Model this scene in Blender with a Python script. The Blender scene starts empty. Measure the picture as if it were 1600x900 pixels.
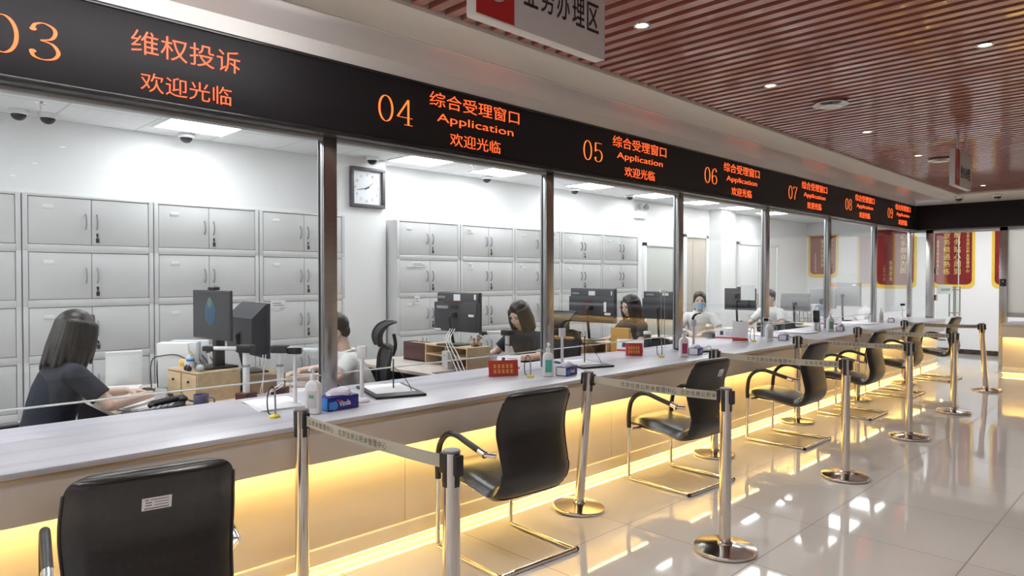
import bpy, bmesh, math, random
from mathutils import Vector, Matrix, Euler
PI = math.pi
R = math.radians
SC = bpy.context.scene
COL = SC.collection
random.seed(7)

# ------------------------------------------------------------------ camera
cam_d = bpy.data.cameras.new('camera')
cam = bpy.data.objects.new('camera', cam_d)
COL.objects.link(cam)
cam.location = (0, 0, 1.51)
cam.rotation_euler = (R(90 - 0.913), 0, R(45.13))
cam_d.sensor_width = 36.0
cam_d.lens = 36.0 * 1067 / 1600
cam_d.clip_start = 0.05
SC.camera = cam

# ------------------------------------------------------------------ light and exposure
SC.view_settings.view_transform = 'Standard'
SC.view_settings.look = 'None'
SC.view_settings.exposure = 0.0
SC.view_settings.gamma = 1.0
SC.view_settings.use_curve_mapping = False
world = bpy.data.worlds.new('world')
SC.world = world
world.use_nodes = True
world.node_tree.nodes['Background'].inputs[0].default_value = (0.93, 0.93, 1.0, 1)
world.node_tree.nodes['Background'].inputs[1].default_value = 1.3
PANEL_POWER = 15.5        # office ceiling panels
SPOT_POWER = 46.0        # lobby downlights
STRIP_POWER = 40.0       # warm strips of the counter
TEXT_POWER = 1.0         # led lettering

# ------------------------------------------------------------------ materials
MATS = {}
def mat(name, col=(.8, .8, .8), rough=.5, metal=0.0, spec=.5, emit=None, power=0.0, alpha=1.0, coat=0.0):
    if name in MATS:
        return MATS[name]
    m = bpy.data.materials.new(name)
    m.use_nodes = True
    b = m.node_tree.nodes['Principled BSDF']
    b.inputs['Base Color'].default_value = (*col, 1)
    b.inputs['Roughness'].default_value = rough
    b.inputs['Metallic'].default_value = metal
    b.inputs['Specular IOR Level'].default_value = spec
    b.inputs['Coat Weight'].default_value = coat
    if emit:
        b.inputs['Emission Color'].default_value = (*emit, 1)
        b.inputs['Emission Strength'].default_value = power
    MATS[name] = m
    return m

def nodes_of(m):
    nt = m.node_tree
    return nt, nt.nodes['Principled BSDF'], nt.nodes.new, nt.links.new

def noise_mat(name, c1, c2, scale=(1, 1, 1), nscale=4.0, detail=3.0, rough=.5, metal=0.0, spec=.5, bump=0.0, lo=.35, hi=.65, coat=0.0):
    """two colours mixed by stretched noise in object space, with an optional bump"""
    if name in MATS:
        return MATS[name]
    m = mat(name, c1, rough, metal, spec, coat=coat)
    nt, b, N, L = nodes_of(m)
    tc = N('ShaderNodeTexCoord'); mp = N('ShaderNodeMapping'); nz = N('ShaderNodeTexNoise'); cr = N('ShaderNodeValToRGB')
    mp.inputs['Scale'].default_value = scale
    nz.inputs['Scale'].default_value = nscale
    nz.inputs['Detail'].default_value = detail
    L(tc.outputs['Object'], mp.inputs[0]); L(mp.outputs[0], nz.inputs['Vector']); L(nz.outputs['Fac'], cr.inputs[0])
    cr.color_ramp.elements[0].position = lo; cr.color_ramp.elements[0].color = (*c1, 1)
    cr.color_ramp.elements[1].position = hi; cr.color_ramp.elements[1].color = (*c2, 1)
    L(cr.outputs[0], b.inputs['Base Color'])
    if bump:
        bp = N('ShaderNodeBump'); bp.inputs['Strength'].default_value = bump; bp.inputs['Distance'].default_value = .01
        L(nz.outputs['Fac'], bp.inputs['Height']); L(bp.outputs[0], b.inputs['Normal'])
    return m

def grid_mat(name, col, line, size, off, width, rough, spec, vary=.03, rough_line=.6):
    """square tiles with joints, in world-scaled object space"""
    m = mat(name, col, rough, 0, spec)
    nt, b, N, L = nodes_of(m)
    tc = N('ShaderNodeTexCoord'); sx = N('ShaderNodeSeparateXYZ'); L(tc.outputs['Object'], sx.inputs[0])
    masks = []; cells = []
    for ax in (0, 1):
        a = N('ShaderNodeMath'); a.operation = 'SUBTRACT'; a.inputs[1].default_value = off[ax]; L(sx.outputs[ax], a.inputs[0])
        d = N('ShaderNodeMath'); d.operation = 'DIVIDE'; d.inputs[1].default_value = size; L(a.outputs[0], d.inputs[0])
        f = N('ShaderNodeMath'); f.operation = 'FRACT'; L(d.outputs[0], f.inputs[0])
        fl = N('ShaderNodeMath'); fl.operation = 'FLOOR'; L(d.outputs[0], fl.inputs[0]); cells.append(fl)
        c = N('ShaderNodeMath'); c.operation = 'COMPARE'; c.inputs[1].default_value = 0.0; c.inputs[2].default_value = width / size
        L(f.outputs[0], c.inputs[0]); masks.append(c)
    mx = N('ShaderNodeMath'); mx.operation = 'MAXIMUM'; L(masks[0].outputs[0], mx.inputs[0]); L(masks[1].outputs[0], mx.inputs[1])
    cv = N('ShaderNodeCombineXYZ'); L(cells[0].outputs[0], cv.inputs[0]); L(cells[1].outputs[0], cv.inputs[1])
    wn = N('ShaderNodeTexWhiteNoise'); L(cv.outputs[0], wn.inputs['Vector'])
    nz = N('ShaderNodeTexNoise'); nz.inputs['Scale'].default_value = 1.3; nz.inputs['Detail'].default_value = 4; L(tc.outputs['Object'], nz.inputs['Vector'])
    mr = N('ShaderNodeMapRange'); mr.inputs[3].default_value = 1 - vary; mr.inputs[4].default_value = 1 + vary; L(wn.outputs['Value'], mr.inputs[0])
    mr2 = N('ShaderNodeMapRange'); mr2.inputs[3].default_value = 1 - vary; mr2.inputs[4].default_value = 1 + vary; L(nz.outputs['Fac'], mr2.inputs[0])
    mu = N('ShaderNodeMath'); mu.operation = 'MULTIPLY'; L(mr.outputs[0], mu.inputs[0]); L(mr2.outputs[0], mu.inputs[1])
    vm = N('ShaderNodeVectorMath'); vm.operation = 'SCALE'; vm.inputs[0].default_value = col; L(mu.outputs[0], vm.inputs['Scale'])
    mix = N('ShaderNodeMix'); mix.data_type = 'RGBA'
    L(mx.outputs[0], mix.inputs[0]); L(vm.outputs[0], mix.inputs[6]); mix.inputs[7].default_value = (*line, 1)
    L(mix.outputs[2], b.inputs['Base Color'])
    mr3 = N('ShaderNodeMapRange'); mr3.inputs[3].default_value = rough; mr3.inputs[4].default_value = rough_line; L(mx.outputs[0], mr3.inputs[0])
    L(mr3.outputs[0], b.inputs['Roughness'])
    return m

def glass_mat(name, tint=(.97, .99, .98), ior=1.5, rough=0.0):
    m = bpy.data.materials.new(name); m.use_nodes = True
    nt = m.node_tree; nt.nodes.clear(); N = nt.nodes.new; L = nt.links.new
    o = N('ShaderNodeOutputMaterial'); mx = N('ShaderNodeMixShader'); t = N('ShaderNodeBsdfTransparent'); g = N('ShaderNodeBsdfGlossy')
    lw = N('ShaderNodeLayerWeight'); pw = N('ShaderNodeMath'); pw.operation = 'POWER'; pw.inputs[1].default_value = 5.0
    ml = N('ShaderNodeMath'); ml.operation = 'MULTIPLY_ADD'; ml.inputs[1].default_value = .9; ml.inputs[2].default_value = ((ior-1)/(ior+1))**2
    L(lw.outputs['Facing'], pw.inputs[0]); L(pw.outputs[0], ml.inputs[0])
    t.inputs[0].default_value = (*tint, 1); g.inputs['Roughness'].default_value = rough
    L(ml.outputs[0], mx.inputs[0]); L(t.outputs[0], mx.inputs[1]); L(g.outputs[0], mx.inputs[2]); L(mx.outputs[0], o.inputs[0])
    MATS[name] = m
    return m

def frost_mat():
    m = bpy.data.materials.new('frosted_glass_film'); m.use_nodes = True
    nt = m.node_tree; nt.nodes.clear(); N = nt.nodes.new; L = nt.links.new
    o = N('ShaderNodeOutputMaterial'); mx = N('ShaderNodeMixShader'); d = N('ShaderNodeBsdfDiffuse'); t = N('ShaderNodeBsdfTranslucent')
    d.inputs[0].default_value = (.86, .87, .86, 1); t.inputs[0].default_value = (.9, .9, .88, 1); mx.inputs[0].default_value = .55
    L(d.outputs[0], mx.inputs[1]); L(t.outputs[0], mx.inputs[2]); L(mx.outputs[0], o.inputs[0])
    return m

M = {}
M['floor'] = grid_mat('polished_floor_tile', (.61, .595, .57), (.25, .235, .22), .8, (-.85, 4.22), .006, .045, .62)
M['office_floor'] = M['floor']
M['ceil_tile'] = grid_mat('ceiling_tile', (.80, .80, .81), (.55, .55, .56), .6, (-6.3, .0), .012, .7, .2, .01)
M['wall'] = noise_mat('white_wall_paint', (.86, .86, .87), (.88, .88, .89), nscale=2.0, rough=.45, spec=.4)
M['soffit'] = mat('soffit_paint', (.60, .56, .51), .42, spec=.4)
M['cove'] = mat('glossy_cove_panel', (.72, .68, .65), .18, spec=.8)
M['slat'] = noise_mat('red_brown_slat', (.29, .092, .070), (.36, .12, .092), (3, 12, 12), 3.0, rough=.30, spec=.6, coat=.55)
M['plenum'] = mat('dark_plenum', (.05, .012, .012), .8)
M['board'] = mat('led_board_black', (.012, .010, .012), .6, spec=.3)
M['board_edge'] = mat('led_board_edge', (.02, .018, .018), .25)
M['led'] = mat('led_text_orange', (.1, .02, .01), .5, emit=(1.0, .105, .022), power=2.0 * TEXT_POWER)
M['led_num'] = mat('led_number_orange', (.1, .02, .01), .5, emit=(1.0, .165, .026), power=2.0 * TEXT_POWER)
M['steel'] = noise_mat('brushed_steel', (.42, .40, .38), (.50, .48, .46), (1, 1, 120), 3.0, rough=.26, metal=1.0)
M['rail'] = mat('grey_aluminium', (.42, .42, .43), .38, .8)
M['seal'] = mat('dark_seal', (.03, .03, .035), .6)
M['chrome'] = mat('chrome', (.80, .78, .76), .07, 1.0)
M['pole'] = noise_mat('polished_post_steel', (.62, .58, .54), (.68, .64, .60), (40, 40, 2), 3.0, rough=.14, metal=1.0)
M['glass'] = glass_mat('clear_glass')
M['glass_edge'] = mat('polished_glass_edge', (.80, .86, .84), .2, emit=(.8, .9, .88), power=0.0)
M['panel'] = mat('light_panel_diffuser', (1, 1, 1), .5, emit=(.97, .98, 1.0), power=PANEL_POWER)
M['white_metal'] = mat('white_painted_metal', (.82, .82, .82), .35)
M['marble'] = None
M['apron'] = noise_mat('counter_apron_stone', (.58, .53, .47), (.63, .58, .52), (1, 1, 3), 2.0, rough=.3)
M['front'] = noise_mat('counter_front_stone', (.66, .58, .49), (.71, .63, .54), (1, 1, 3), 2.0, rough=.33)
M['gold'] = mat('brass_trim', (.62, .46, .27), .35, .6)
M['strip'] = mat('warm_led_strip', (1, .9, .7), .5, emit=(1.0, .68, .205), power=STRIP_POWER)
M['strip_low'] = mat('warm_led_strip_low', (1, .9, .7), .5, emit=(1.0, .64, .17), power=STRIP_POWER*.42)
M['plinth'] = noise_mat('counter_plinth_stone', (.80, .72, .60), (.84, .77, .66), (1, 1, 3), 2.0, rough=.3)  # lighter than the front stone, standing in for bounce off the lit floor
M['cove_tube'] = mat('cove_light_tube', (1, 1, 1), .5, emit=(.95, .97, 1.0), power=60.0)
M['frost'] = frost_mat()
M['silver'] = mat('silver_paint', (.66, .65, .62), .3, .6)
M['leather'] = noise_mat('black_leather', (.011, .0095, .009), (.016, .014, .013), nscale=60, rough=.29, bump=.08, spec=.6)
M['black'] = mat('black_plastic', (.016, .016, .018), .4)
M['dark'] = mat('dark_grey_plastic', (.045, .045, .055), .4)
M['navyplastic'] = mat('blue_black_plastic', (.030, .034, .052), .42)
M['grey'] = mat('grey_plastic', (.30, .30, .32), .45)
M['white'] = mat('white_plastic', (.82, .82, .84), .35)
M['paper'] = mat('white_paper', (.86, .86, .88), .7)
M['belt'] = mat('grey_belt', (.47, .45, .385), .75)
M['belt_ink'] = mat('belt_lettering', (.13, .115, .09), .8)
M['cabinet'] = mat('cabinet_grey_paint', (.66, .66, .67), .38, spec=.4)
M['cabinet_door'] = mat('cabinet_door_paint', (.655, .655, .665), .36, spec=.4)
M['cab_gap'] = mat('cabinet_shadow_gap', (.16, .16, .17), .7)
M['pine'] = noise_mat('pine_board', (.66, .47, .27), (.74, .56, .35), (2, 14, 14), 2.0, rough=.5)
M['mdf'] = noise_mat('brown_box_board', (.42, .30, .18), (.48, .35, .22), (2, 8, 8), 2.0, rough=.6)
M['darkwood'] = mat('dark_red_wood_and_reflection', (.085, .03, .026), .45)
M['desk'] = noise_mat('desk_laminate', (.60, .53, .46), (.66, .59, .52), (2, 10, 10), 2.0, rough=.45)
M['desk_grey'] = mat('grey_desk_mat', (.14, .145, .14), .6)
M['red'] = mat('red_placard', (.52, .045, .035), .4)
M['redsign'] = mat('red_sign_panel', (.50, .03, .03), .35)
M['sign_white'] = mat('sign_white', (.62, .60, .60), .35)
M['ink'] = mat('black_lettering', (.02, .02, .022), .5)
M['yellow'] = mat('yellow_plastic', (.78, .66, .06), .4)
M['goldink'] = mat('gold_lettering', (.85, .60, .16), .5)
M['blue'] = mat('tissue_box_blue', (.018, .02, .22), .3)
M['lightblue'] = mat('tissue_box_light_blue', (.05, .28, .72), .35)
M['magenta'] = mat('magenta_label', (.42, .05, .16), .4)
M['teal'] = mat('teal_label', (.10, .42, .38), .45)
M['green'] = mat('green_label', (.14, .40, .24), .5)
M['bottle'] = mat('translucent_bottle', (.78, .80, .80), .28, spec=.5)
M['skin'] = noise_mat('skin', (.74, .52, .42), (.78, .56, .455), nscale=14, rough=.5)
M['hair'] = noise_mat('dark_hair', (.009, .007, .007), (.024, .018, .016), (26, 26, 2), 3.0, rough=.40, spec=.5)
M['navy'] = noise_mat('dark_navy_cloth', (.012, .015, .028), (.018, .022, .038), nscale=30, rough=.8, bump=.1)
M['whitecloth'] = noise_mat('white_shirt_cloth', (.76, .76, .76), (.84, .84, .84), nscale=16, rough=.8, bump=.12)
M['trousers'] = mat('black_trousers', (.015, .015, .018), .8)
M['mask'] = mat('blue_surgical_mask', (.33, .58, .85), .7)
M['lips'] = mat('lips', (.50, .17, .15), .45)
M['eye'] = mat('eye_dark', (.012, .01, .01), .2)
M['mesh'] = mat('chair_mesh_fabric', (.035, .036, .042), .75)
M['banner'] = noise_mat('red_velvet_banner', (.185, .009, .011), (.24, .013, .015), nscale=6, rough=.8)
M['fringe'] = noise_mat('yellow_fringe', (.80, .52, .05), (.88, .64, .10), (60, 60, 2), 3.0, rough=.8)
M['bannertext'] = mat('banner_gold_text', (.86, .70, .22), .6)
M['base_stone'] = noise_mat('dark_brown_baseboard', (.045, .028, .022), (.09, .06, .045), nscale=9, rough=.25)
M['door_grey'] = mat('grey_green_door', (.50, .51, .48), .45)
M['door_wood'] = noise_mat('brown_wood_door', (.50, .44, .38), (.56, .50, .43), (14, 14, 1), 2.0, rough=.45)
M['door_white'] = mat('white_door', (.78, .78, .79), .4)
M['screen'] = mat('dim_screen', (.02, .022, .026), .2, emit=(.05, .055, .06), power=.35)
M['screen_blue'] = mat('screen_image_blue', (.02, .05, .1), .3, emit=(.02, .09, .15), power=.35)
M['screen_pale'] = mat('screen_image_pale', (.1, .12, .11), .3, emit=(.10, .16, .13), power=.4)
M['beige'] = mat('beige_plastic', (.55, .50, .42), .5)
M['orange'] = mat('orange_paint', (.85, .30, .03), .5)
M['dome'] = mat('dark_dome', (.02, .02, .022), .15)
M['spot'] = mat('downlight_lens', (1, 1, 1), .4, emit=(1, .98, .95), power=14)
M['clock_frame'] = mat('clock_frame_grey', (.10, .095, .105), .4)
M['clock_face'] = mat('clock_face', (.80, .82, .86), .3)
M['clock_hand'] = mat('clock_hand', (.05, .055, .12), .4)
M['purple'] = mat('purple_mug', (.17, .16, .25), .35)
M['plant'] = mat('plant_green', (.16, .30, .08), .6)
M['clearbox'] = glass_mat('clear_acrylic', (.90, .93, .93), 1.45, .05)

def marble():
    m = mat('veined_white_worktop', (.7, .7, .74), .30, spec=.5)
    nt, b, N, L = nodes_of(m)
    tc = N('ShaderNodeTexCoord'); mp = N('ShaderNodeMapping'); mp.inputs['Scale'].default_value = (5.0, .55, 1); mp.inputs['Rotation'].default_value = (0, 0, .12)
    nz = N('ShaderNodeTexNoise'); nz.inputs['Scale'].default_value = 1.6; nz.inputs['Detail'].default_value = 6; nz.inputs['Distortion'].default_value = .6
    cr = N('ShaderNodeValToRGB'); e = cr.color_ramp.elements
    e[0].position = .30; e[0].color = (.45, .45, .515, 1); e[1].position = .62; e[1].color = (.60, .60, .65, 1)
    L(tc.outputs['Object'], mp.inputs[0]); L(mp.outputs[0], nz.inputs['Vector']); L(nz.outputs['Fac'], cr.inputs[0]); L(cr.outputs[0], b.inputs['Base Color'])
    return m
M['marble'] = marble()

# ------------------------------------------------------------------ mesh building
class MB:
    def __init__(s):
        s.bm = bmesh.new()
    def face(s, vs, mi=0):
        try:
            f = s.bm.faces.new(vs); f.material_index = mi; return f
        except ValueError:
            return None
    def box(s, x0, x1, y0, y1, z0, z1, bev=0.0, mi=0, mtx=None, seg=2):
        vs = [s.bm.verts.new(p) for p in ((x0, y0, z0), (x1, y0, z0), (x1, y1, z0), (x0, y1, z0), (x0, y0, z1), (x1, y0, z1), (x1, y1, z1), (x0, y1, z1))]
        fs = [s.face([vs[i] for i in q], mi) for q in ((3, 2, 1, 0), (4, 5, 6, 7), (0, 1, 5, 4), (1, 2, 6, 5), (2, 3, 7, 6), (3, 0, 4, 7))]
        geo = vs
        if bev > 0:
            es = list({e for f in fs for e in f.edges})
            r = bmesh.ops.bevel(s.bm, geom=es, offset=bev, segments=seg, affect='EDGES', profile=.5)
            geo = list({v for f in r['faces'] for v in f.verts} | {v for v in vs if v.is_valid})
            for f in r['faces']:
                f.material_index = mi
        if mtx is not None:
            bmesh.ops.transform(s.bm, matrix=mtx, verts=geo)
        return s
    def cbox(s, c, d, bev=0.0, mi=0, rot=None):
        m = Matrix.Translation(c)
        if rot: m = m @ Euler(rot).to_matrix().to_4x4()
        return s.box(-d[0]/2, d[0]/2, -d[1]/2, d[1]/2, -d[2]/2, d[2]/2, bev, mi, m)
    def rings(s, rs, close=True, cap=True, mi=0):
        """rs: list of rings (lists of points)"""
        vv = [[s.bm.verts.new(p) for p in r] for r in rs]
        n = len(vv[0])
        for a, b in zip(vv[:-1], vv[1:]):
            for i in range(n if close else n - 1):
                j = (i + 1) % n
                s.face([a[i], a[j], b[j], b[i]], mi)
        if cap:
            s.face(vv[0][::-1], mi); s.face(vv[-1], mi)
        return s
    def frame_of(s, d):
        d = Vector(d).normalized()
        a = Vector((0, 0, 1)) if abs(d.z) < .9 else Vector((1, 0, 0))
        u = d.cross(a).normalized(); v = d.cross(u).normalized()
        return u, v
    def cyl(s, p0, p1, r0, r1=None, n=16, mi=0):
        r1 = r0 if r1 is None else r1
        p0, p1 = Vector(p0), Vector(p1); u, v = s.frame_of(p1 - p0)
        return s.rings([[p + u * (r * math.cos(2*PI*i/n)) - v * (r * math.sin(2*PI*i/n)) for i in range(n)] for p, r in ((p0, r0), (p1, r1))], mi=mi)
    def bone(s, p0, p1, r0, r1, n=14, k=4, flat=1.0, axis=None, mi=0):
        """tapered capsule; FLAT squeezes it along AXIS"""
        p0, p1 = Vector(p0), Vector(p1); d = (p1 - p0)
        if d.length < 1e-6: d = Vector((0, 0, 1e-4))
        dn = d.normalized(); u, v = s.frame_of(d)
        if axis is not None:
            v = (Vector(axis) - dn * Vector(axis).dot(dn)).normalized(); u = v.cross(dn).normalized()
        rs = []
        def ring(c, r):
            rs.append([c + u * (r * math.cos(2*PI*i/n)) - v * (r * flat * math.sin(2*PI*i/n)) for i in range(n)])
        for i in range(k):
            a = PI/2 * (i + .35) / (k + .35); ring(p0 - dn * r0 * math.cos(a), r0 * math.sin(a))
        ring(p0, r0); ring(p1, r1)
        for i in reversed(range(k)):
            a = PI/2 * (i + .35) / (k + .35); ring(p1 + dn * r1 * math.cos(a), r1 * math.sin(a))
        return s.rings(rs, mi=mi)
    def ell(s, c, r, n=18, k=10, mi=0, mtx=None):
        c = Vector(c); rs = []
        for j in range(1, k):
            t = PI * j / k
            rs.append([Vector((r[0]*math.sin(t)*math.cos(2*PI*i/n), r[1]*math.sin(t)*math.sin(2*PI*i/n), -r[2]*math.cos(t))) for i in range(n)])
        top = Vector((0, 0, r[2])); 
        m = Matrix.Translation(c) @ (mtx if mtx is not None else Matrix())
        vv = [[s.bm.verts.new(m @ p) for p in q] for q in rs]
        a = s.bm.verts.new(m @ -top); b = s.bm.verts.new(m @ top)
        for p, q in zip(vv[:-1], vv[1:]):
            for i in range(n):
                s.face([p[i], p[(i+1) % n], q[(i+1) % n], q[i]], mi)
        for i in range(n):
            s.face([a, vv[0][(i+1) % n], vv[0][i]], mi); s.face([b, vv[-1][i], vv[-1][(i+1) % n]], mi)
        return s
    def lathe(s, prof, n=32, c=(0, 0, 0), mi=0, mtx=None):
        c = Vector(c); m = mtx if mtx is not None else Matrix()
        return s.rings([[c + m @ Vector((max(r, 1e-4) * math.cos(2*PI*i/n), max(r, 1e-4) * math.sin(2*PI*i/n), z)) for i in range(n)] for r, z in prof], mi=mi)
    def tube(s, pts, r, n=12, mi=0, flat=1.0, cyc=False):
        pts = [Vector(p) for p in pts]; rs = []; u = None
        for i, p in enumerate(pts):
            if cyc: d = pts[(i+1) % len(pts)] - pts[i-1]
            else: d = pts[min(i+1, len(pts)-1)] - pts[max(i-1, 0)]
            d = d.normalized()
            if u is None:
                u, v = s.frame_of(d)
            else:
                u = (u - d * u.dot(d)).normalized(); v = d.cross(u).normalized()
            rr = r[i] if isinstance(r, (list, tuple)) else r
            rs.append([p + u * (rr * math.cos(2*PI*k/n)) + v * (rr * flat * math.sin(2*PI*k/n)) for k in range(n)])
        if cyc: rs.append(rs[0])
        return s.rings(rs, cap=not cyc, mi=mi)
    def prism(s, poly, z0, z1, mtx=None, mi=0):
        m = mtx if mtx is not None else Matrix()
        a = [s.bm.verts.new(m @ Vector((x, y, z0))) for x, y in poly]; b = [s.bm.verts.new(m @ Vector((x, y, z1))) for x, y in poly]
        n = len(poly)
        s.face(a[::-1], mi); s.face(b, mi)
        for i in range(n):
            s.face([a[i], a[(i+1) % n], b[(i+1) % n], b[i]], mi)
        return s
    def mesh(s, name, mats, smooth=40):
        bmesh.ops.recalc_face_normals(s.bm, faces=s.bm.faces)
        me = bpy.data.meshes.new(name); s.bm.to_mesh(me); s.bm.free()
        for m in (mats if isinstance(mats, (list, tuple)) else [mats]):
            me.materials.append(m)
        if smooth:
            me.shade_smooth(); me.set_sharp_from_angle(angle=R(smooth))
        return me
    def build(s, name, mats, parent=None, smooth=40, loc=None, rot=None):
        return link(name, s.mesh(name, mats, smooth), parent, loc, rot)

def link(name, data, parent=None, loc=None, rot=None):
    o = bpy.data.objects.new(name, data); COL.objects.link(o)
    if parent is not None: o.parent = parent
    if loc is not None: o.location = loc
    if rot is not None: o.rotation_euler = rot
    return o
def tag(o, label=None, cat=None, group=None, kind=None):
    if label: o['label'] = label
    if cat: o['category'] = cat
    if group: o['group'] = group
    if kind: o['kind'] = kind
    return o
def thing(name, label, cat, loc=(0, 0, 0), rz=0.0, group=None):
    o = link(name, None, None, loc, (0, 0, rz)); o.empty_display_size = .1
    return tag(o, label, cat, group)
def struct(name, mb, m, parent=None, smooth=40):
    o = mb.build(name, m, parent, smooth)
    if parent is None: o['kind'] = 'structure'
    return o
def kids(o):
    return [c for c in bpy.data.objects if c.parent == o]
def dup(o, loc, rz=None, label=None, parent=None):
    c = o.copy(); COL.objects.link(c)
    if parent is not None: c.parent = parent
    if loc is not None: c.location = loc
    if rz is not None: c.rotation_euler = (0, 0, rz)
    if label: c['label'] = label
    for k in kids(o):
        dup(k, None, None, None, c)
    return c

def smoothpath(pts, n=6, cyc=False):
    """Catmull-Rom through the points"""
    P = [Vector(p) for p in pts]; out = []
    N = len(P)
    for i in range(N if cyc else N - 1):
        a = P[i-1] if (cyc or i > 0) else P[0]; b = P[i]; c = P[(i+1) % N]; d = P[(i+2) % N] if (cyc or i+2 < N) else P[-1]
        for k in range(n):
            t = k / n
            out.append(.5 * ((2*b) + (c-a)*t + (2*a-5*b+4*c-d)*t*t + (3*b-a-3*c+d)*t**3))
    if not cyc: out.append(P[-1])
    return out

# ------------------------------------------------------------------ lettering
_T = {}
def text_data(s, off=0.0):
    k = (s, off)
    if k not in _T:
        cu = bpy.data.curves.new('lettering', 'FONT'); cu.body = s; cu.size = 1.0; cu.resolution_u = 3; cu.offset = off
        o = bpy.data.objects.new('lettering', cu); COL.objects.link(o)
        bpy.context.view_layer.update()
        dg = bpy.context.evaluated_depsgraph_get()
        me = bpy.data.meshes.new_from_object(o.evaluated_get(dg))
        vs = [tuple(v.co) for v in me.vertices]; fs = [tuple(p.vertices) for p in me.polygons]
        bpy.data.objects.remove(o); bpy.data.curves.remove(cu); bpy.data.meshes.remove(me)
        xs = [v[0] for v in vs] or [0, 1]; ys = [v[1] for v in vs] or [0, 1]
        _T[k] = (vs, fs, min(xs), max(xs), min(ys), max(ys))
    return _T[k]
def add_text(bm, s, mtx, w, h, off=0.0):
    """letters scaled into a W x H box whose lower left corner is MTX's origin"""
    vs, fs, x0, x1, y0, y1 = text_data(s, off)
    vv = [bm.verts.new(mtx @ Vector(((x-x0)/(x1-x0)*w, (y-y0)/(y1-y0)*h, z))) for x, y, z in vs]
    for f in fs:
        try: bm.faces.new([vv[i] for i in f])
        except ValueError: pass
def text(name, s, mtx, w, h, m, parent=None, off=0.0, thick=.002):
    bm = bmesh.new(); add_text(bm, s, mtx, w, h, off)
    if thick:
        n = (mtx.to_3x3() @ Vector((0, 0, 1))).normalized() * thick
        r = bmesh.ops.extrude_face_region(bm, geom=bm.faces[:])
        bmesh.ops.translate(bm, verts=[g for g in r['geom'] if isinstance(g, bmesh.types.BMVert)], vec=n)
    me = bpy.data.meshes.new(name); bm.to_mesh(me); bm.free(); me.materials.append(m)
    return link(name, me, parent)
def basis(o, x, y):
    """matrix with local X along x, local Y along y, origin o"""
    x = Vector(x).normalized(); y = Vector(y).normalized(); z = x.cross(y)
    return Matrix(((x.x, y.x, z.x, o[0]), (x.y, y.y, z.y, o[1]), (x.z, y.z, z.z, o[2]), (0, 0, 0, 1)))
FX = ((0, 1, 0), (0, 0, 1))      # faces +x: reads along +y
FY = ((1, 0, 0), (0, 0, 1))      # faces -y: reads along +x

def digit_strokes(ch):
    def el(cx, cy, rx, ry, a0=0, a1=360, n=40):
        return [(cx + rx*math.cos(R(a0+(a1-a0)*i/n)), cy + ry*math.sin(R(a0+(a1-a0)*i/n))) for i in range(n+1)]
    def sp(pts):
        return [(p.x, p.y) for p in smoothpath([(x, y, 0) for x, y in pts], 10)]
    if ch == '0': return [el(.25, .5, .19, .47)], []
    if ch == '3': return [sp([(.09, .79), (.13, .91), (.25, .97), (.38, .89), (.41, .75), (.35, .59), (.20, .52)]), sp([(.20, .52), (.37, .46), (.45, .27), (.39, .10), (.24, .03), (.11, .08), (.07, .20)])], [(.10, .78), (.09, .21)]
    if ch == '4': return [[(.36, .97), (.03, .29)], [(.03, .29), (.49, .29)], [(.36, .97), (.36, .02)], [(.23, .02), (.49, .02)]], []
    if ch == '5': return [[(.10, .95), (.43, .95)], [(.10, .95), (.085, .52)], sp([(.085, .52), (.15, .59), (.25, .61), (.38, .54), (.44, .33), (.38, .11), (.23, .03), (.11, .08), (.07, .19)])], [(.09, .20)]
    if ch == '6': return [sp([(.41, .85), (.36, .94), (.26, .97), (.13, .86), (.06, .55), (.07, .30)]), el(.255, .29, .185, .26)], [(.39, .84)]
    if ch == '7': return [[(.05, .95), (.46, .95)], [(.05, .95), (.05, .80)], sp([(.46, .95), (.31, .62), (.21, .30), (.19, .03)])], []
    if ch == '8': return [el(.25, .74, .155, .23), el(.25, .27, .19, .24)], []
    if ch == '9': return [sp([(.09, .15), (.14, .06), (.24, .03), (.37, .14), (.44, .45), (.43, .70)]), el(.245, .71, .185, .26)], [(.11, .16)]
    return [], []
def add_digit(mb, ch, mtx, w, h, thick=.058, thin=.018):
    strokes, balls = digit_strokes(ch)
    sx, sy = w/.5, h
    for st in strokes:
        L = []; Rr = []
        for i, (x, y) in enumerate(st):
            x0, y0 = st[max(i-1, 0)]; x1, y1 = st[min(i+1, len(st)-1)]
            if len(st) > 30 and st[0] == st[-1] and i in (0, len(st)-1): x0, y0 = st[-2]; x1, y1 = st[1]
            dx, dy = x1-x0, y1-y0; l = math.hypot(dx, dy) or 1
            hw = .5*(thin + (thick-thin)*abs(dy/l)**1.3); nx, ny = -dy/l, dx/l
            L.append((x+nx*hw, y+ny*hw)); Rr.append((x-nx*hw, y-ny*hw))
        vl = [mb.bm.verts.new(mtx @ Vector((x*sx, y*sy, 0))) for x, y in L]; vr = [mb.bm.verts.new(mtx @ Vector((x*sx, y*sy, 0))) for x, y in Rr]
        for i in range(len(st)-1): mb.face([vl[i], vr[i], vr[i+1], vl[i+1]])
    for x, y in balls:
        mb.face([mb.bm.verts.new(mtx @ Vector((x*sx + .05*sx*math.cos(2*PI*k/14), y*sy + .045*sy*math.sin(2*PI*k/14), .0004))) for k in range(14)])
def digits(s, mtx, w, h, parent):
    mb = MB(); gap = w*.06; cw = (w-gap)/2
    for i, ch in enumerate(s):
        add_digit(mb, ch, mtx @ Matrix.Translation((i*(cw+gap), 0, 0)), cw, h)
    return mb.build('window_number', M['led_num'], parent, smooth=0)

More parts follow.
